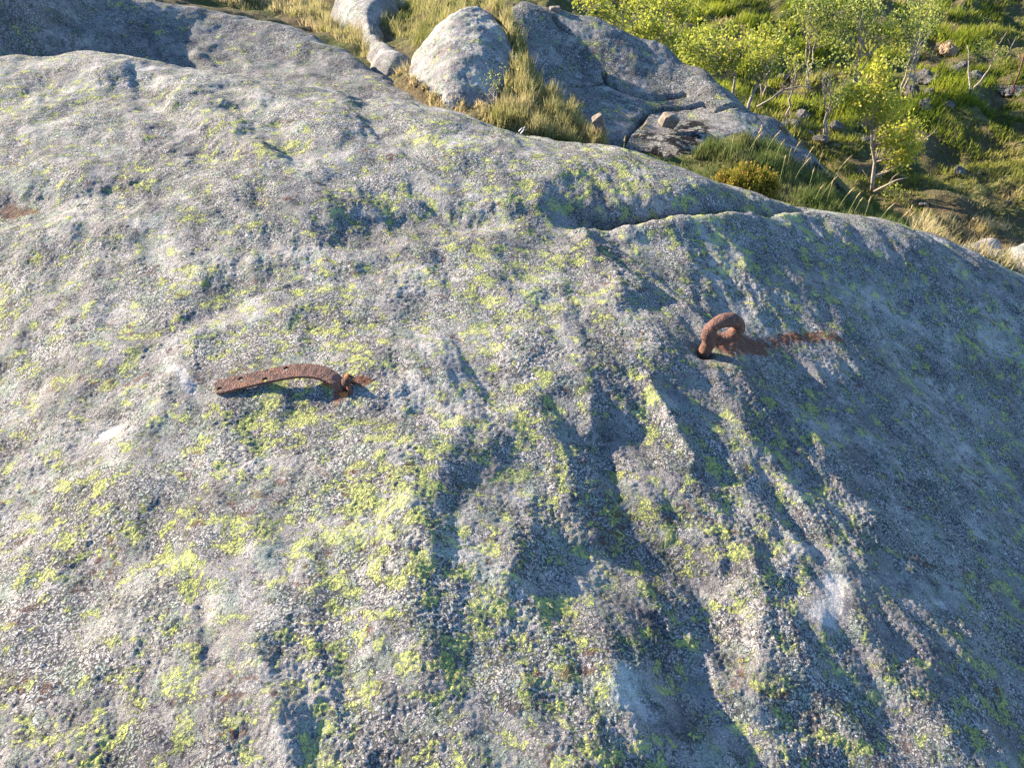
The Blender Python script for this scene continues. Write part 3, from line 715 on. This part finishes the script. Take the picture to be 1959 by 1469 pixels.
# ------------------------------------------------------------------ rusty strap with holes
def build_strap():
    # centre line in pixels with height above the bare rock
    cl = [(413,744,.015),(450,734,.019),(490,725,.023),(530,716,.027),(562,710,.030),(590,709,.031),(614,712,.029),(634,722,.023),(649,735,.012),(656,746,-.002),(658,750,-.03)]
    P = []
    for px, py, h in cl:
        g = hit(F0, 640, 747); base_y = g[1]
        # bar lies along a plane y ~ const; solve from the pixel ray at height z
        z = g[2] + h
        P.append(PZ(px, py, z))
    P = np.array(P); tt = np.linspace(0, len(P) - 1, 90); ii = np.minimum(tt.astype(int), len(P) - 2); f = (tt - ii)[:, None]
    Q = P[ii] * (1 - f) + P[ii + 1] * f
    for _ in range(30): Q[1:-1] = (Q[:-2] + Q[1:-1] * 2 + Q[2:]) / 4
    T = np.gradient(Q, axis=0); T /= np.linalg.norm(T, axis=1)[:, None]
    # width direction: leaning so the broad face looks up and to the viewer
    wd = np.array([.10, .96, .24]); wd /= np.linalg.norm(wd)
    hwid, hth = .0188, .0047
    bm = bmesh.new(); rings = []; nw = 8
    for k in range(len(Q)):
        w = wd - T[k] * np.dot(wd, T[k]); w /= np.linalg.norm(w); n = np.cross(T[k], w)
        hw = hwid * (1 - .25 * smooth(60, 80, np.array(float(k)))); th = hth * (1 + .7 * float(smooth(55, 78, np.array(float(k)))))
        if k < 3: hw *= (.82, .94, .99)[k]
        ring = []
        for j in range(nw + 1): ring.append(Q[k] + w * hw * (2 * j / nw - 1) + n * th)
        for j in range(nw, -1, -1): ring.append(Q[k] + w * hw * (2 * j / nw - 1) - n * th)
        rings.append([bm.verts.new(v) for v in ring])
    m = len(rings[0])
    for a, b_ in zip(rings[:-1], rings[1:]):
        for j in range(m): bm.faces.new((a[j], a[(j + 1) % m], b_[(j + 1) % m], b_[j]))
    bm.faces.new(rings[0][::-1]); bm.faces.new(rings[-1])
    bmesh.ops.recalc_face_normals(bm, faces=bm.faces)
    me = bpy.data.meshes.new('strap'); bm.to_mesh(me); bm.free()
    tmp = bpy.data.objects.new('tmp', me); COL.objects.link(tmp)
    cutters = []
    mods = []
    for px, py, r in [(421,746,.0062),(461,727,.0066),(508,728,.0066),(548,707,.0066)]:
        # intersect the pixel ray with the strap mid surface: nearest centreline frame
        d = ray(px, py); best = None
        for k in range(1, 60):
            w = wd - T[k] * np.dot(wd, T[k]); w /= np.linalg.norm(w); n = np.cross(T[k], w)
            s = np.dot(Q[k] - np.array([0, 0, CZ]), n) / np.dot(d, n); X = np.array([0, 0, CZ]) + d * s
            e = abs(np.dot(X - Q[k], T[k]))
            if best is None or e < best[0]: best = (e, X, n)
        _, X, n = best
        V, q, t = tube([X - n * .03, X + n * .03], [r, r], 18)
        cme = raw_mesh('cut', V, [q, t], smooth_=False); co_ = bpy.data.objects.new('cut', cme); COL.objects.link(co_); cutters.append(co_)
        bm2 = bmesh.new(); bm2.from_mesh(cme); bmesh.ops.recalc_face_normals(bm2, faces=bm2.faces); bm2.to_mesh(cme); bm2.free()
        md = tmp.modifiers.new('b', 'BOOLEAN'); md.operation = 'DIFFERENCE'; md.solver = 'EXACT'; md.object = co_
    dg = bpy.context.evaluated_depsgraph_get(); res = bpy.data.meshes.new_from_object(tmp.evaluated_get(dg))
    for c in cutters + [tmp]: bpy.data.objects.remove(c)
    res.name = 'strap'; res.materials.clear()
    bpy.data.meshes.remove(me)
    for v in res.vertices:
        n = mnoise.noise_vector(v.co * 90) * .0007; v.co += n
    for p_ in res.polygons: p_.use_smooth = False
    g = Vector(hit(F0, 648, 750)); root = empty('iron_strap', g, 'bent flat rusty iron strap with four holes, pinned into the rock at its right end', 'iron strap')
    res.transform(Matrix.Translation(-g)); link('strap', res, M_rust, root)
    # collar/staple round the foot
    c = g + Vector((.018, .012, .0)); 
    pts = []
    for k in range(20):
        a = math.pi * k / 19; pts.append((c.x + .006 + .004 * math.cos(a * 2), c.y - .019 * math.cos(a) + .012, c.z - .012 + .024 * math.sin(a)))
    V, q, t = tube(pts, [.0058] * 20, 10); V = V - np.array(g)
    for i in range(len(V)): V[i] = V[i] + np.array(mnoise.noise_vector(Vector(V[i]) * 120)) * .001
    link('staple', raw_mesh('staple', V, [q, t]), M_rust_dark, root)
    # wedge / pin beside the strap foot
    V, q, t = tube([(c.x - .004, c.y + .012, c.z - .03), (c.x - .002, c.y + .010, c.z + .018), (c.x - .002, c.y + .009, c.z + .024)], [.011, .011, .007], 12)
    link('pin', raw_mesh('pin', V - np.array(g), [q, t]), M_rust_dark, root)
    # flaking rust crumbs
    for i, (px, py, s) in enumerate([(656,750,.010),(662,722,.008),(628,735,.006)]):
        q_ = hit(F0, px, py); zz = fore_z(q_[0], q_[1])
        P = [Vector((random.gauss(0, s), random.gauss(0, s), random.gauss(0, s * .6))) for _ in range(12)]
        me = hull_mesh('rust_flake', P, 3, 1, .002, 60, i)
        me.transform(Matrix.Translation(Vector((q_[0], q_[1], zz)) - g)); link('rust_flake', me, M_rust_flake, root)
M_rust_flake = rust_material('orange_rust_flake', (.25, .07, .02), (.42, .13, .03), (.5, .2, .06))
build_strap()

# ------------------------------------------------------------------ grass
def blades(name, B, H, mat, lean=.35, width=.004, tint=(0, 1), bend=.5, curl=None, wind=(.1, 0), parent=None, tv=None):
    n = len(B); B = np.asarray(B, float); H = np.asarray(H, float)
    a = rng.uniform(0, 2 * math.pi, n); fa = rng.uniform(0, math.pi, n)
    l = rng.normal(0, lean, n)
    D = np.stack([np.cos(a) * l + wind[0], np.sin(a) * l + wind[1], np.ones(n)], 1); D /= np.linalg.norm(D, axis=1)[:, None]
    S = np.stack([np.cos(fa), np.sin(fa), np.zeros(n)], 1)
    w = width * rng.uniform(.6, 1.4, n)[:, None] if np.isscalar(width) else width[:, None]
    mid = B + D * (H * .55)[:, None]
    D2 = D + np.stack([np.cos(a) * bend, np.sin(a) * bend, -.25 * bend * np.ones(n)], 1) * rng.uniform(0, 1.4, n)[:, None]; D2 /= np.linalg.norm(D2, axis=1)[:, None]
    tip = mid + D2 * (H * .5)[:, None]
    V = np.stack([B - S * w, B + S * w, mid - S * w * .75, mid + S * w * .75, tip], 1).reshape(-1, 3)
    k = np.arange(n) * 5
    q = np.stack([k, k + 1, k + 3, k + 2], 1); t = np.stack([k + 2, k + 3, k + 4], 1)
    tt = rng.uniform(tint[0], tint[1], n) if tv is None else np.clip(tv + rng.uniform(-.18, .18, n), 0, 1)
    me = raw_mesh(name, V, [q, t], {'tint': np.repeat(tt, 5)})
    return link(name, me, mat, parent)
def scatter_px(poly, n, f=gnd, y0=3.2, y1=30, exclude=None):
    """scatter points in world space over the ground seen inside an outline"""
    W_ = np.array([hit(f, px, py, y0, y1)[:2] for px, py in poly])
    lo, hi = W_.min(0), W_.max(0); out = []
    while sum(len(o) for o in out) < n:
        p = rng.uniform(lo, hi, (n * 3, 2)); s = polysd(p[:, 0], p[:, 1], W_)
        p = p[s + pn(p[:, 0] * 6, p[:, 1] * 6, 8) * .08 > 0]; out.append(p)
        if len(out) > 40: break
    p = np.concatenate(out)[:n]
    return np.column_stack([p, f(p[:, 0], p[:, 1]) - .01])
def clump(P, f=9.0, s=80):  # clumpiness 0..1
    return smooth(-.3, .45, pn(P[:, 0] * f, P[:, 1] * f, s))

# straw grass in the crevice along the back-left slope
def crevice(name, poly, n, hmin, hmax, mat, tint, wid=.0035, lean=.4, f=9, bias=0.0, wind=(.1, 0), cl=.55):
    P = scatter_px(poly, n); c = clump(P, f); keep = rng.uniform(0, 1, len(P)) < (1 - cl + cl * c); P = P[keep]; c = c[keep]
    H = rng.uniform(hmin, hmax, len(P)) * (.5 + .6 * c)
    t0 = np.clip(.5 + .5 * pn(P[:, 0] * 4, P[:, 1] * 4, 83) + bias, 0, 1) * (tint[1] - tint[0]) + tint[0]
    o = blades(name, P, H, mat, lean, wid, tint, wind=wind, tv=t0); return tag(o, kind='stuff')
o = crevice('straw_grass', [(340,-20),(560,-20),(640,20),(700,70),(740,118),(765,128),(800,165),(760,140),(690,105),(620,66),(550,28),(430,8)], 15000, .04, .12, M_grass_dry, (.15, 1), .0026)
tag(o, 'straw coloured grass along the crevice above the shaded rock slope', 'grass')
o = crevice('straw_grass', [(715,38),(760,8),(830,-10),(900,0),(930,14),(880,30),(835,62),(800,100),(790,88),(745,62),(718,52)], 24000, .06, .13, M_grass_dry, (0, .62), .0026, .3, wind=(.2, -.05))
tag(o, 'triangular patch of fine yellow-green grass left of the pointed boulder', 'grass')
o = crevice('straw_grass', [(905,14),(940,22),(975,60),(1000,100),(1022,150),(1060,190),(1110,230),(1150,265),(1165,285),(1100,285),(1030,262),(950,240),(960,215),(985,190),(984,120),(962,60)], 20000, .05, .14, M_grass_dry, (.05, .85), .0026, .4)
tag(o, 'tall straw and green grass filling the cleft between pointed boulder and outcrop', 'grass')
o = crevice('dry_moss', [(740,120),(790,150),(850,185),(940,212),(1000,232),(1060,262),(980,252),(880,220),(800,180)], 9000, .02, .06, M_grass_dry, (.5, 1), .004, .6, cl=.7)
tag(o, 'short brown dead grass in the dark crack at the foot of the pointed boulder', 'grass')
o = crevice('slope_grass', [(1200,300),(1340,325),(1345,275),(1400,272),(1500,285),(1560,325),(1610,370),(1660,403),(1770,450),(1700,455),(1560,430),(1440,395),(1330,345),(1230,322)], 26000, .04, .105, M_grass_green, (0.15, .95), .0026, .4, 6)
tag(o, 'shaded green grass on the slope behind the bedrock, full of seed stalks', 'grass')
o = crevice('straw_grass', [(1730,425),(1800,420),(1880,425),(1925,440),(1900,455),(1830,455),(1780,460),(1740,445)], 7000, .06, .17, M_grass_dry, (.45, 1), .003, .5)
tag(o, 'bleached dry grass tuft along the rim left of the pale rocks', 'grass')
o = crevice('straw_grass', [(1850,478),(1905,470),(1930,485),(1970,500),(1970,540),(1920,520),(1870,500)], 5000, .06, .14, M_grass_dry, (.55, 1), .003, .5)
tag(o, 'bleached dry grass growing in front of the split pale rock', 'grass')

# meadow
def meadow():
    n = 210000
    x = rng.uniform(1.2, 10.5, n); y = 6.0 + 10.5 * rng.uniform(0, 1, n) ** 1.1
    vis = (x < y * .62 + .9); x, y = x[vis], y[vis]
    a = pn(x * .9, y * .9, 90); b_ = pn(x * 2.6, y * 2.6, 91); c_ = pn(x * 6, y * 6, 94)
    dens = smooth(-.35, .35, .6 * a + .7 * b_ + .5 * c_); keep = rng.uniform(0, 1, len(x)) < (.12 + .88 * dens); x, y, dens, a = x[keep], y[keep], dens[keep], a[keep]
    z = gnd(x, y) - .01
    lush = smooth(8.2, 10.0, y) * smooth(6.4, 4.4, x - (y - 9) * .3)
    lush = lush * smooth(-.35, .15, pn(x * 1.3 + 4, y * 1.3, 95) + .1)
    H = (.022 + .05 * dens) * (1 + 1.0 * lush) * rng.uniform(.6, 1.3, len(x))
    tv = np.clip(.50 + .75 * pn(x * .8 + 9, y * .8, 92) + .35 * pn(x * 4, y * 4, 93) - .3 * lush, 0, 1)
    P = np.stack([x, y, z], 1); L = rng.uniform(0, 1, len(x)) < lush
    o = blades('meadow_grass', P[~L], H[~L], M_turf, .6, .006, tv=tv[~L]); tag(o, 'mottled green and straw turf of the hollow around the lone birch', 'grass', kind='stuff')
    o = blades('meadow_grass', P[L], H[L] * 1.15, M_grass_lush, .5, .006, tv=tv[L], wind=(.15, -.1)); tag(o, 'lush bright green grass between the shrubs at the top of the hollow', 'grass', kind='stuff')
meadow()

# seed stalks
def stalk(px, py, y, h, lx, droop, lab, mat_h):
    p0 = PY(px, py, y); z = float(gnd(p0[0], p0[1])); g = np.array([p0[0], p0[1], z])
    top = p0 + np.array([0, 0, 0])
    root = empty('grass_stalk', tuple(g), lab, 'grass stalk', 'seed stalks in the shaded slope grass' if 'slope grass' in lab else None)
    hh = h; pts = []; 
    for k in range(9):
        s = k / 8; pts.append((lx * hh * s * s, 0, hh * s - droop * hh * s ** 4))
    V, q, t = tube(pts[:8], [.0016] * 8, 4); link('stem', raw_mesh('stem', V, [q, t]), M_stem, root)
    a, b_ = np.array(pts[6]), np.array(pts[8]); hp = [a + (b_ - a) * s * 1.25 for s in np.linspace(0, 1, 6)]
    V, q, t = tube(hp, [.001, .003, .0038, .0036, .0025, .001], 6)
    V += rng.normal(0, .0008, V.shape); link('seed_head', raw_mesh('seed_head', V, [q, t]), mat_h, root)
M_stem = plain('stalk_stem', (.22, .24, .09), .7, 30, .2)
M_seed = plain('seed_head', (.27, .21, .10), .8, 120, .35)
M_seed_pale = plain('seed_head_pale', (.62, .48, .34), .8, 120, .25)
for i, (px, py) in enumerate([(1395,262),(1428,255),(1436,240),(1447,242),(1463,250),(1478,262),(1503,282),(1518,300),(1532,275),(1545,322),(1568,335),(1508,262),(1580,345),(1599,357),(1618,362),(1650,378),(1672,388),(1718,398),(1727,395),(1588,300),(1630,375),(1560,290),(1208,235),(1214,252),(1190,262),(1700,400),(1555,350),(1490,300)]):
    base_py = py + 45 + (i * 7) % 20
    g = hit(gnd, px - 3, base_py, 3.2, 9)
    g[1] = min(g[1], 5.0); d = ray(px, py); topz = CZ + d[2] / d[1] * g[1]; gz = float(gnd(g[0], g[1])); h = max(.10, topz - gz + .0)
    p0 = PY(px - 3, base_py, g[1])
    stalk(px, base_py, g[1], min(h, .34), .12 + .15 * ((i * 5) % 3 - .6), .05 * (i % 3), 'thin upright grass stalk with brownish seed head in the shaded slope grass', M_seed)
for px, py, lab in [(1540,392,'drooping cream grass ear leaning right, upper of the two over the bedrock rim'), (1562,396,'drooping cream grass ear, right-hand and lower of the two over the bedrock rim'), (1478,358,'single cream grass ear right of the golden bush foot')]:
    g = PY(px - 14, py + 14, 3.45); gz = float(gnd(g[0], g[1])); stalk(px - 22, py + 14, 3.5, .27, .55, .35, lab, M_seed_pale)

# golden-tipped low bush
def golden_bush():
    g = hit(gnd, 1428, 352, 3.2, 8); g = PY(1428, 352, 3.95); g[2] = float(gnd(g[0], g[1]))
    root = empty('low_bush', tuple(g), 'dense rounded low bush with golden tips, on the slope behind the bedrock rim', 'bush')
    n = 2600; a = rng.uniform(0, 6.283, n); r = np.sqrt(rng.uniform(0, 1, n))
    B = np.stack([np.cos(a) * r * .10, np.sin(a) * r * .07, np.zeros(n)], 1)
    lump = .75 + .35 * pn(np.cos(a) * r * 3 + 5, np.sin(a) * r * 3, 7) 
    hh = (.05 + .115 * np.sqrt(1 - .75 * r * r)) * rng.uniform(.65, 1.2, n) * lump * 1.25
    T = np.stack([np.cos(a) * r * .165 + rng.normal(0, .008, n), np.sin(a) * r * .11 + rng.normal(0, .008, n), hh], 1)
    S = np.stack([np.cos(a + 1.57), np.sin(a + 1.57), 0 * a], 1) * .0015
    V = np.stack([B - S, B + S, T - S, T + S], 1).reshape(-1, 3); k = np.arange(n) * 4
    link('stems', raw_mesh('stems', V, np.stack([k, k + 1, k + 3, k + 2], 1), {'tint': np.repeat(rng.uniform(0, .5, n), 4)}), M_heath, root)['kind'] = 'stuff'
    m = 5; B2 = np.repeat(B, m, 0); T2 = np.repeat(T, m, 0); f = np.tile(np.linspace(.62, 1.0, m), n)[:, None]
    C = B2 + (T2 - B2) * f; tt = np.clip(np.tile(np.linspace(.05, .85, m), n) + rng.uniform(-.2, .2, n * m), 0, 1)
    n2 = n * m; u = rng.normal(0, 1, (n2, 3)); u[:, 2] += 1.2; u /= np.linalg.norm(u, axis=1)[:, None]; w_ = np.cross(u, rng.normal(0, 1, (n2, 3))); w_ /= np.linalg.norm(w_, axis=1)[:, None]
    s = rng.uniform(.002, .0042, n2)[:, None]
    V = np.stack([C - u * s * 2, C + w_ * s, C + u * s * 2, C - w_ * s], 1).reshape(-1, 3); k = np.arange(n2) * 4
    link('flower_tips', raw_mesh('flower_tips', V, np.stack([k, k + 1, k + 2, k + 3], 1), {'tint': np.repeat(tt, 4)}), M_heath, root)['kind'] = 'stuff'
golden_bush()

# ------------------------------------------------------------------ birches and shrubs
def leaves_mesh(C, R, per, size, tlo=0., thi=1.):
    per = int(per * 2.0); n = len(C) * per; c = np.repeat(C, per, 0); R = np.repeat(R, per)
    P = c + rng.normal(0, 1, (n, 3)) * (R * .55)[:, None]
    u = rng.normal(0, 1, (n, 3)); u[:, 2] -= .4; u /= np.linalg.norm(u, axis=1)[:, None]
    w_ = np.cross(u, rng.normal(0, 1, (n, 3))); w_ /= np.linalg.norm(w_, axis=1)[:, None]
    s = (size * rng.uniform(.55, 1.35, n))[:, None] * .34
    V = np.stack([P - u * s, P - u * s * .1 + w_ * s * .78, P + u * s, P - u * s * .1 - w_ * s * .78], 1).reshape(-1, 3)
    k = np.arange(n) * 4
    cl = np.repeat(rng.uniform(-.25, .25, len(C)), per)
    t = np.clip(rng.uniform(tlo, thi, n) + cl, 0, 1)
    return raw_mesh('crown', V, np.stack([k, k + 1, k + 2, k + 3], 1), {'tint': np.repeat(t, 4)}, smooth_=False)
def tree(base, blobs, lab, mat=None, leaf=.042, per=16, dens=1.0, trunk_r=.012, name='birch_shrub', cat='shrub', group=None, stems=1, bare=()):
    """base world pt, blobs: (world centre, rx, rz)"""
    base = np.array(base, float); root = empty(name, tuple(base), lab, cat, group)
    cents = []; radii = []
    tot = np.mean([b[0] for b in blobs], 0); topz = max(b[0][2] + b[2] * .6 for b in blobs)
    tubes = []; trunks = []
    for s in range(stems):
        tx = tot + rng.normal(0, .10, 3) * (stems > 1); tx[2] = topz - .1
        pts = []
        for k in range(9):
            f = k / 8; p = base + (tx - base) * f + np.array([rng.normal(0, .015), rng.normal(0, .015), 0]) * (k > 0); pts.append(p)
        if bare and s == 0: pts = [np.array(b) for b in bare]
        rr = [trunk_r * (1 - .75 * k / (len(pts) - 1)) for k in range(len(pts))]
        trunks.append(pts); V, q, t = tube(pts, rr, 7); tubes.append((V - base, q, t))
    for V, q, t in tubes: link('trunk', raw_mesh('trunk', V, [q, t]), M_bark, root)
    br = []
    for c, rx, rz in blobs:
        m = int(max(7, dens * 620 * (rx * rz + .35 * rx * rx)))
        for _ in range(m):
            v = rng.normal(0, 1, 3); v /= np.linalg.norm(v); v *= rng.uniform(.25, 1) ** .6
            p = c + v * np.array([rx, rx * .85, rz]); cents.append(p); radii.append(rng.uniform(.05, .10))
            tr = trunks[rng.integers(len(trunks))]; j = max(1, min(len(tr) - 1, int((p[2] - base[2]) / max(.2, topz - base[2]) * len(tr) * .7))); a = np.array(tr[j])
            mid = (a + p) / 2 + rng.normal(0, .03, 3) + np.array([0, 0, -.02])
            if rng.uniform() < .5: br.append(tube([a, mid, p], [.0045, .003, .0015], 4, cap=False))
    Vb, Qb = merge([(v, q, t) for v, q, t in br]); link('branches', raw_mesh('branches', Vb - base, Qb), M_bark, root)['kind'] = 'stuff'
    me = leaves_mesh(np.array(cents) - base, np.array(radii), per, leaf); link('crown', me, mat or M_leaf_bright, root)
    return root
def blob(px, py, y, rpx, rzpx):
    c = PY(px, py, y); d = np.linalg.norm(c - np.array([0, 0, CZ])); return (c, rpx * d / F, rzpx * d / F * 1.1)
def gpt(px, py, y=None):
    if y is None: return hit(gnd, px, py, 5.8, 30)
    p = PY(px, py, y); p[2] = float(gnd(p[0], p[1])); return p

b0 = gpt(1668, 366); yb = b0[1]
P_ = lambda px, py, dy=0: PY(px, py, yb + dy)
tree(b0, [blob(1690,150,yb,12,26), blob(1655,185,yb,30,20), blob(1695,195,yb,28,22), blob(1650,205,yb-.1,18,12), blob(1672,235,yb,16,16), blob(1705,262,yb,28,18), blob(1745,262,yb,20,30), blob(1712,305,yb,26,9), blob(1625,178,yb,12,7), blob(1740,300,yb,14,10), blob(1682,130,yb,8,14)],
     'lone bright yellow-green birch with a pale thin trunk, standing in front of the shrubs', M_leaf_birch, leaf=.043, per=13, dens=1.7, trunk_r=.019, name='birch_tree', cat='tree',
     bare=[b0, P_(1670,340), P_(1674,310), P_(1668,280), P_(1668,250), P_(1674,225), P_(1682,200), P_(1686,170), P_(1692,130)])
# small trees behind the outcrop crest
def small(px, base_py, y, blobs, lab, mat, **kw):
    b = gpt(px, base_py, y); return tree(b, [blob(*q) for q in blobs], lab, mat, **kw)
b = gpt(1402, 205, 8.2); tree(b, [blob(1330,95,8.2,40,22), blob(1390,110,8.2,34,22), blob(1420,85,8.2,24,16), blob(1355,130,8.1,24,14)], 'small birch with straight pale stem rising behind the crest of the outcrop', M_leaf_bright,
     leaf=.042, per=13, dens=1.1, trunk_r=.017, bare=[b, PY(1402,180,8.2), PY(1407,145,8.2), PY(1404,120,8.2), PY(1395,90,8.2)])
b = gpt(1432, 215, 8.0); tree(b, [blob(1455,130,8,26,15), blob(1475,105,8,22,18), blob(1440,112,8,14,10), blob(1490,85,8,16,14)], 'small birch with a pale stem leaning right, at the right end of the outcrop crest', M_leaf_bright,
     leaf=.042, per=13, dens=1.1, trunk_r=.019, bare=[b, PY(1433,198,8), PY(1442,175,8), PY(1452,160,8), PY(1462,130,8), PY(1478,95,8)])
small(1195, 80, 10.2, [(1130,10,10.2,26,14),(1165,25,10.2,26,14),(1215,5,10.2,30,16),(1240,22,10,20,14)], 'yellow-green birch shrub with dark forked stems above the left crest of the outcrop', M_leaf_bright, leaf=.045, per=12, dens=.9, stems=3)
small(1250, 100, 9.2, [(1235,50,9.2,24,22),(1265,62,9.2,28,18),(1290,85,9.1,26,16),(1215,50,9.2,12,10)], 'round bright birch shrub hugging the outcrop crest at its middle', M_leaf_bright, leaf=.042, per=13, dens=1.0, stems=2)
small(1290, 60, 11.0, [(1270,5,11,28,14),(1310,15,11,30,16),(1290,35,11,26,12)], 'birch shrub at the top border above the middle of the outcrop', M_leaf_bright, leaf=.045, per=12, dens=.8, stems=2)
small(1360, 150, 8.8, [(1350,70,8.8,30,16),(1320,120,8.8,22,14),(1395,60,9,22,14)], 'bright leafy shrub filling the gap behind the straight-stemmed birch', M_leaf_bright, leaf=.042, per=12, dens=.9, stems=2)
small(1475, 90, 10.3, [(1455,70,10.3,28,14),(1490,60,10.3,24,16),(1510,85,10.2,22,12)], 'low yellowish shrub right of the leaning birch crown', M_leaf_bright, leaf=.045, per=12, dens=.8, stems=2)
small(1560, 110, 10.5, [(1540,30,10.5,34,26),(1580,50,10.5,36,24),(1560,5,10.6,40,18)], 'tall dim green shrub at the top border, leftmost of the tall shrubs', M_leaf_mid, leaf=.045, per=10, dens=.6, stems=3)
small(1650, 120, 10.3, [(1640,40,10.3,38,28),(1680,60,10.2,34,24),(1650,5,10.4,40,18),(1620,75,10.2,26,14)], 'broad dim green shrub at the top border right above the lone birch', M_leaf_mid, leaf=.045, per=10, dens=.6, stems=3)
small(1745, 110, 10.3, [(1735,40,10.3,34,24),(1765,15,10.4,34,18),(1720,70,10.2,28,16),(1775,50,10.3,20,14)], 'spreading green shrub at the top border, rightmost of the tall shrubs', M_leaf_mid, leaf=.045, per=10, dens=.55, stems=3)
small(1590, 215, 8.8, [(1560,140,8.9,30,18),(1600,165,8.8,30,20),(1580,190,8.8,24,12),(1615,120,9,26,16)], 'loose dark green shrub left of the lone birch crown', M_leaf_mid, leaf=.04, per=7, dens=.35, stems=3)
small(1518, 170, 9.0, [(1515,108,9,20,12),(1528,130,9,22,12)], 'little two-stemmed shrub between leaning birch and the dark green shrub', M_leaf_bright, leaf=.04, per=8, dens=.5, stems=2)
small(1775, 100, 9.9, [(1760,70,9.9,16,10),(1720,110,9.6,24,10),(1790,40,9.9,14,12)], 'thin shrub with a visible stem by the sunlit earth mound', M_leaf_mid, leaf=.04, per=9, dens=.7, stems=1)
small(1880, 105, 10.0, [(1880,95,10,16,7),(1910,105,9.8,14,7)], 'low green shrub on the sunlit mound near the right edge', M_leaf_mid, leaf=.035, per=10, dens=.7, stems=2)

# bright sprig in the cleft, small herbs
g = PY(945, 175, 5.15); g[2] = float(gnd(g[0], g[1]))
tree(g, [blob(943,152,5.15,5,8), blob(948,165,5.15,6,6)], 'bright yellow-green leafy sprig beside the right foot of the pointed boulder', M_leaf_bright, leaf=.012, per=9, dens=10, trunk_r=.003, name='leafy_sprig', cat='plant')
g = hit(gnd, 1718, 372, 5, 12)
tree(g, [blob(1705,378,g[1],22,9), blob(1740,385,g[1],14,8)], 'low dark herb clump at the foot of the lone birch', M_leaf_mid, leaf=.03, per=12, dens=2.5, trunk_r=.004, name='herb_clump', cat='plant')

# ------------------------------------------------------------------ bare branches
def twig(pts, lab, r=.009, forks=()):
    P = [PY(*p) for p in pts]; base = P[0]; root = empty('bare_branch', tuple(base), lab, 'branch')
    V, q, t = tube(P, [r * (1 - .7 * i / (len(P) - 1)) for i in range(len(P))], 6); link('stem', raw_mesh('stem', V - base, [q, t]), M_twig, root)
    for f in forks:
        Q = [PY(*p) for p in f]; V, q, t = tube(Q, [r * .5 * (1 - .6 * i / (len(Q) - 1)) for i in range(len(Q))], 5); link('twig', raw_mesh('twig', V - base, [q, t]), M_twig, root)
twig([(1448,205,7.4),(1475,190,7.4),(1500,172,7.4),(1530,165,7.4),(1555,168,7.4)], 'bare grey branch reaching right from the end of the outcrop', .010, [[(1488,180,7.4),(1500,178,7.4),(1520,180,7.4)], [(1500,172,7.4),(1495,160,7.4)], [(1475,190,7.4),(1490,176,7.4),(1510,160,7.4)]])
twig([(1672,366,7.2),(1695,355,7.1),(1715,345,7.0),(1737,340,7.0)], 'pale bent bare branch lying right of the lone birch foot', .011, [[(1700,352,7.1),(1708,340,7.1),(1720,330,7.05)], [(1672,366,7.2),(1660,340,7.2),(1650,325,7.2)]])
twig([(1768,268,7.9),(1785,255,7.9),(1797,240,7.9)], 'thin bare twig sticking up from shaded turf right of the lone birch', .006, [[(1785,255,7.9),(1795,252,7.9)]])
twig([(1925,110,9.8),(1935,90,9.8),(1945,70,9.8)], 'dry leaning stem by the right edge above the rusty rod', .007, [[(1935,90,9.8),(1928,75,9.8)]])
twig([(1912,85,9.9),(1920,72,9.9),(1927,60,9.9)], 'dry forked stem left of the one at the right edge', .006, [[(1920,72,9.9),(1912,64,9.9)]])

# rusty rod at the right edge
g = PY(1941, 166, 9.05); root = empty('iron_rod', tuple(g), 'thin rusty iron rod leaning out of the flat slab at the right edge', 'iron rod')
V, q, t = tube([np.zeros(3) - np.array([.01, 0, .06]), PY(1950,140,9.05) - g, PY(1961,100,9.05) - g], [.010, .009, .008], 8); link('rod', raw_mesh('rod', V, [q, t]), M_rust_dark, root)
V, q, t = tube([np.array([0, 0, -.07]), np.array([.001, 0, -.01])], [.02, .016], 8); link('foot', raw_mesh('foot', V, [q, t]), M_rust, root)

# white scrap in the cleft grass
g = PY(997, 224, 4.62); g[2] = float(gnd(g[0], g[1])) + .05
root = empty('cleft_scrap', tuple(g), 'small white scrap caught in the dark grass below the cleft', 'scrap')
Mw = plain('white_scrap', (.75, .75, .78), .7, 50, .1)
for dx, dz, L in ((-.012, .0, .03), (.004, .006, .028), (-.002, -.012, .034)):
    V, q, t = tube([(dx, 0, dz), (dx + L * .6, .003, dz + L * .7)], [.0035, .002], 5); link('strip', raw_mesh('strip', V, [q, t]), Mw, root)

print('TRIS', sum(sum(len(p.vertices) - 2 for p in o.data.polygons) if len(o.data.polygons) < 50000 else 2 * len(o.data.polygons) for o in scn.objects if o.type == 'MESH'))
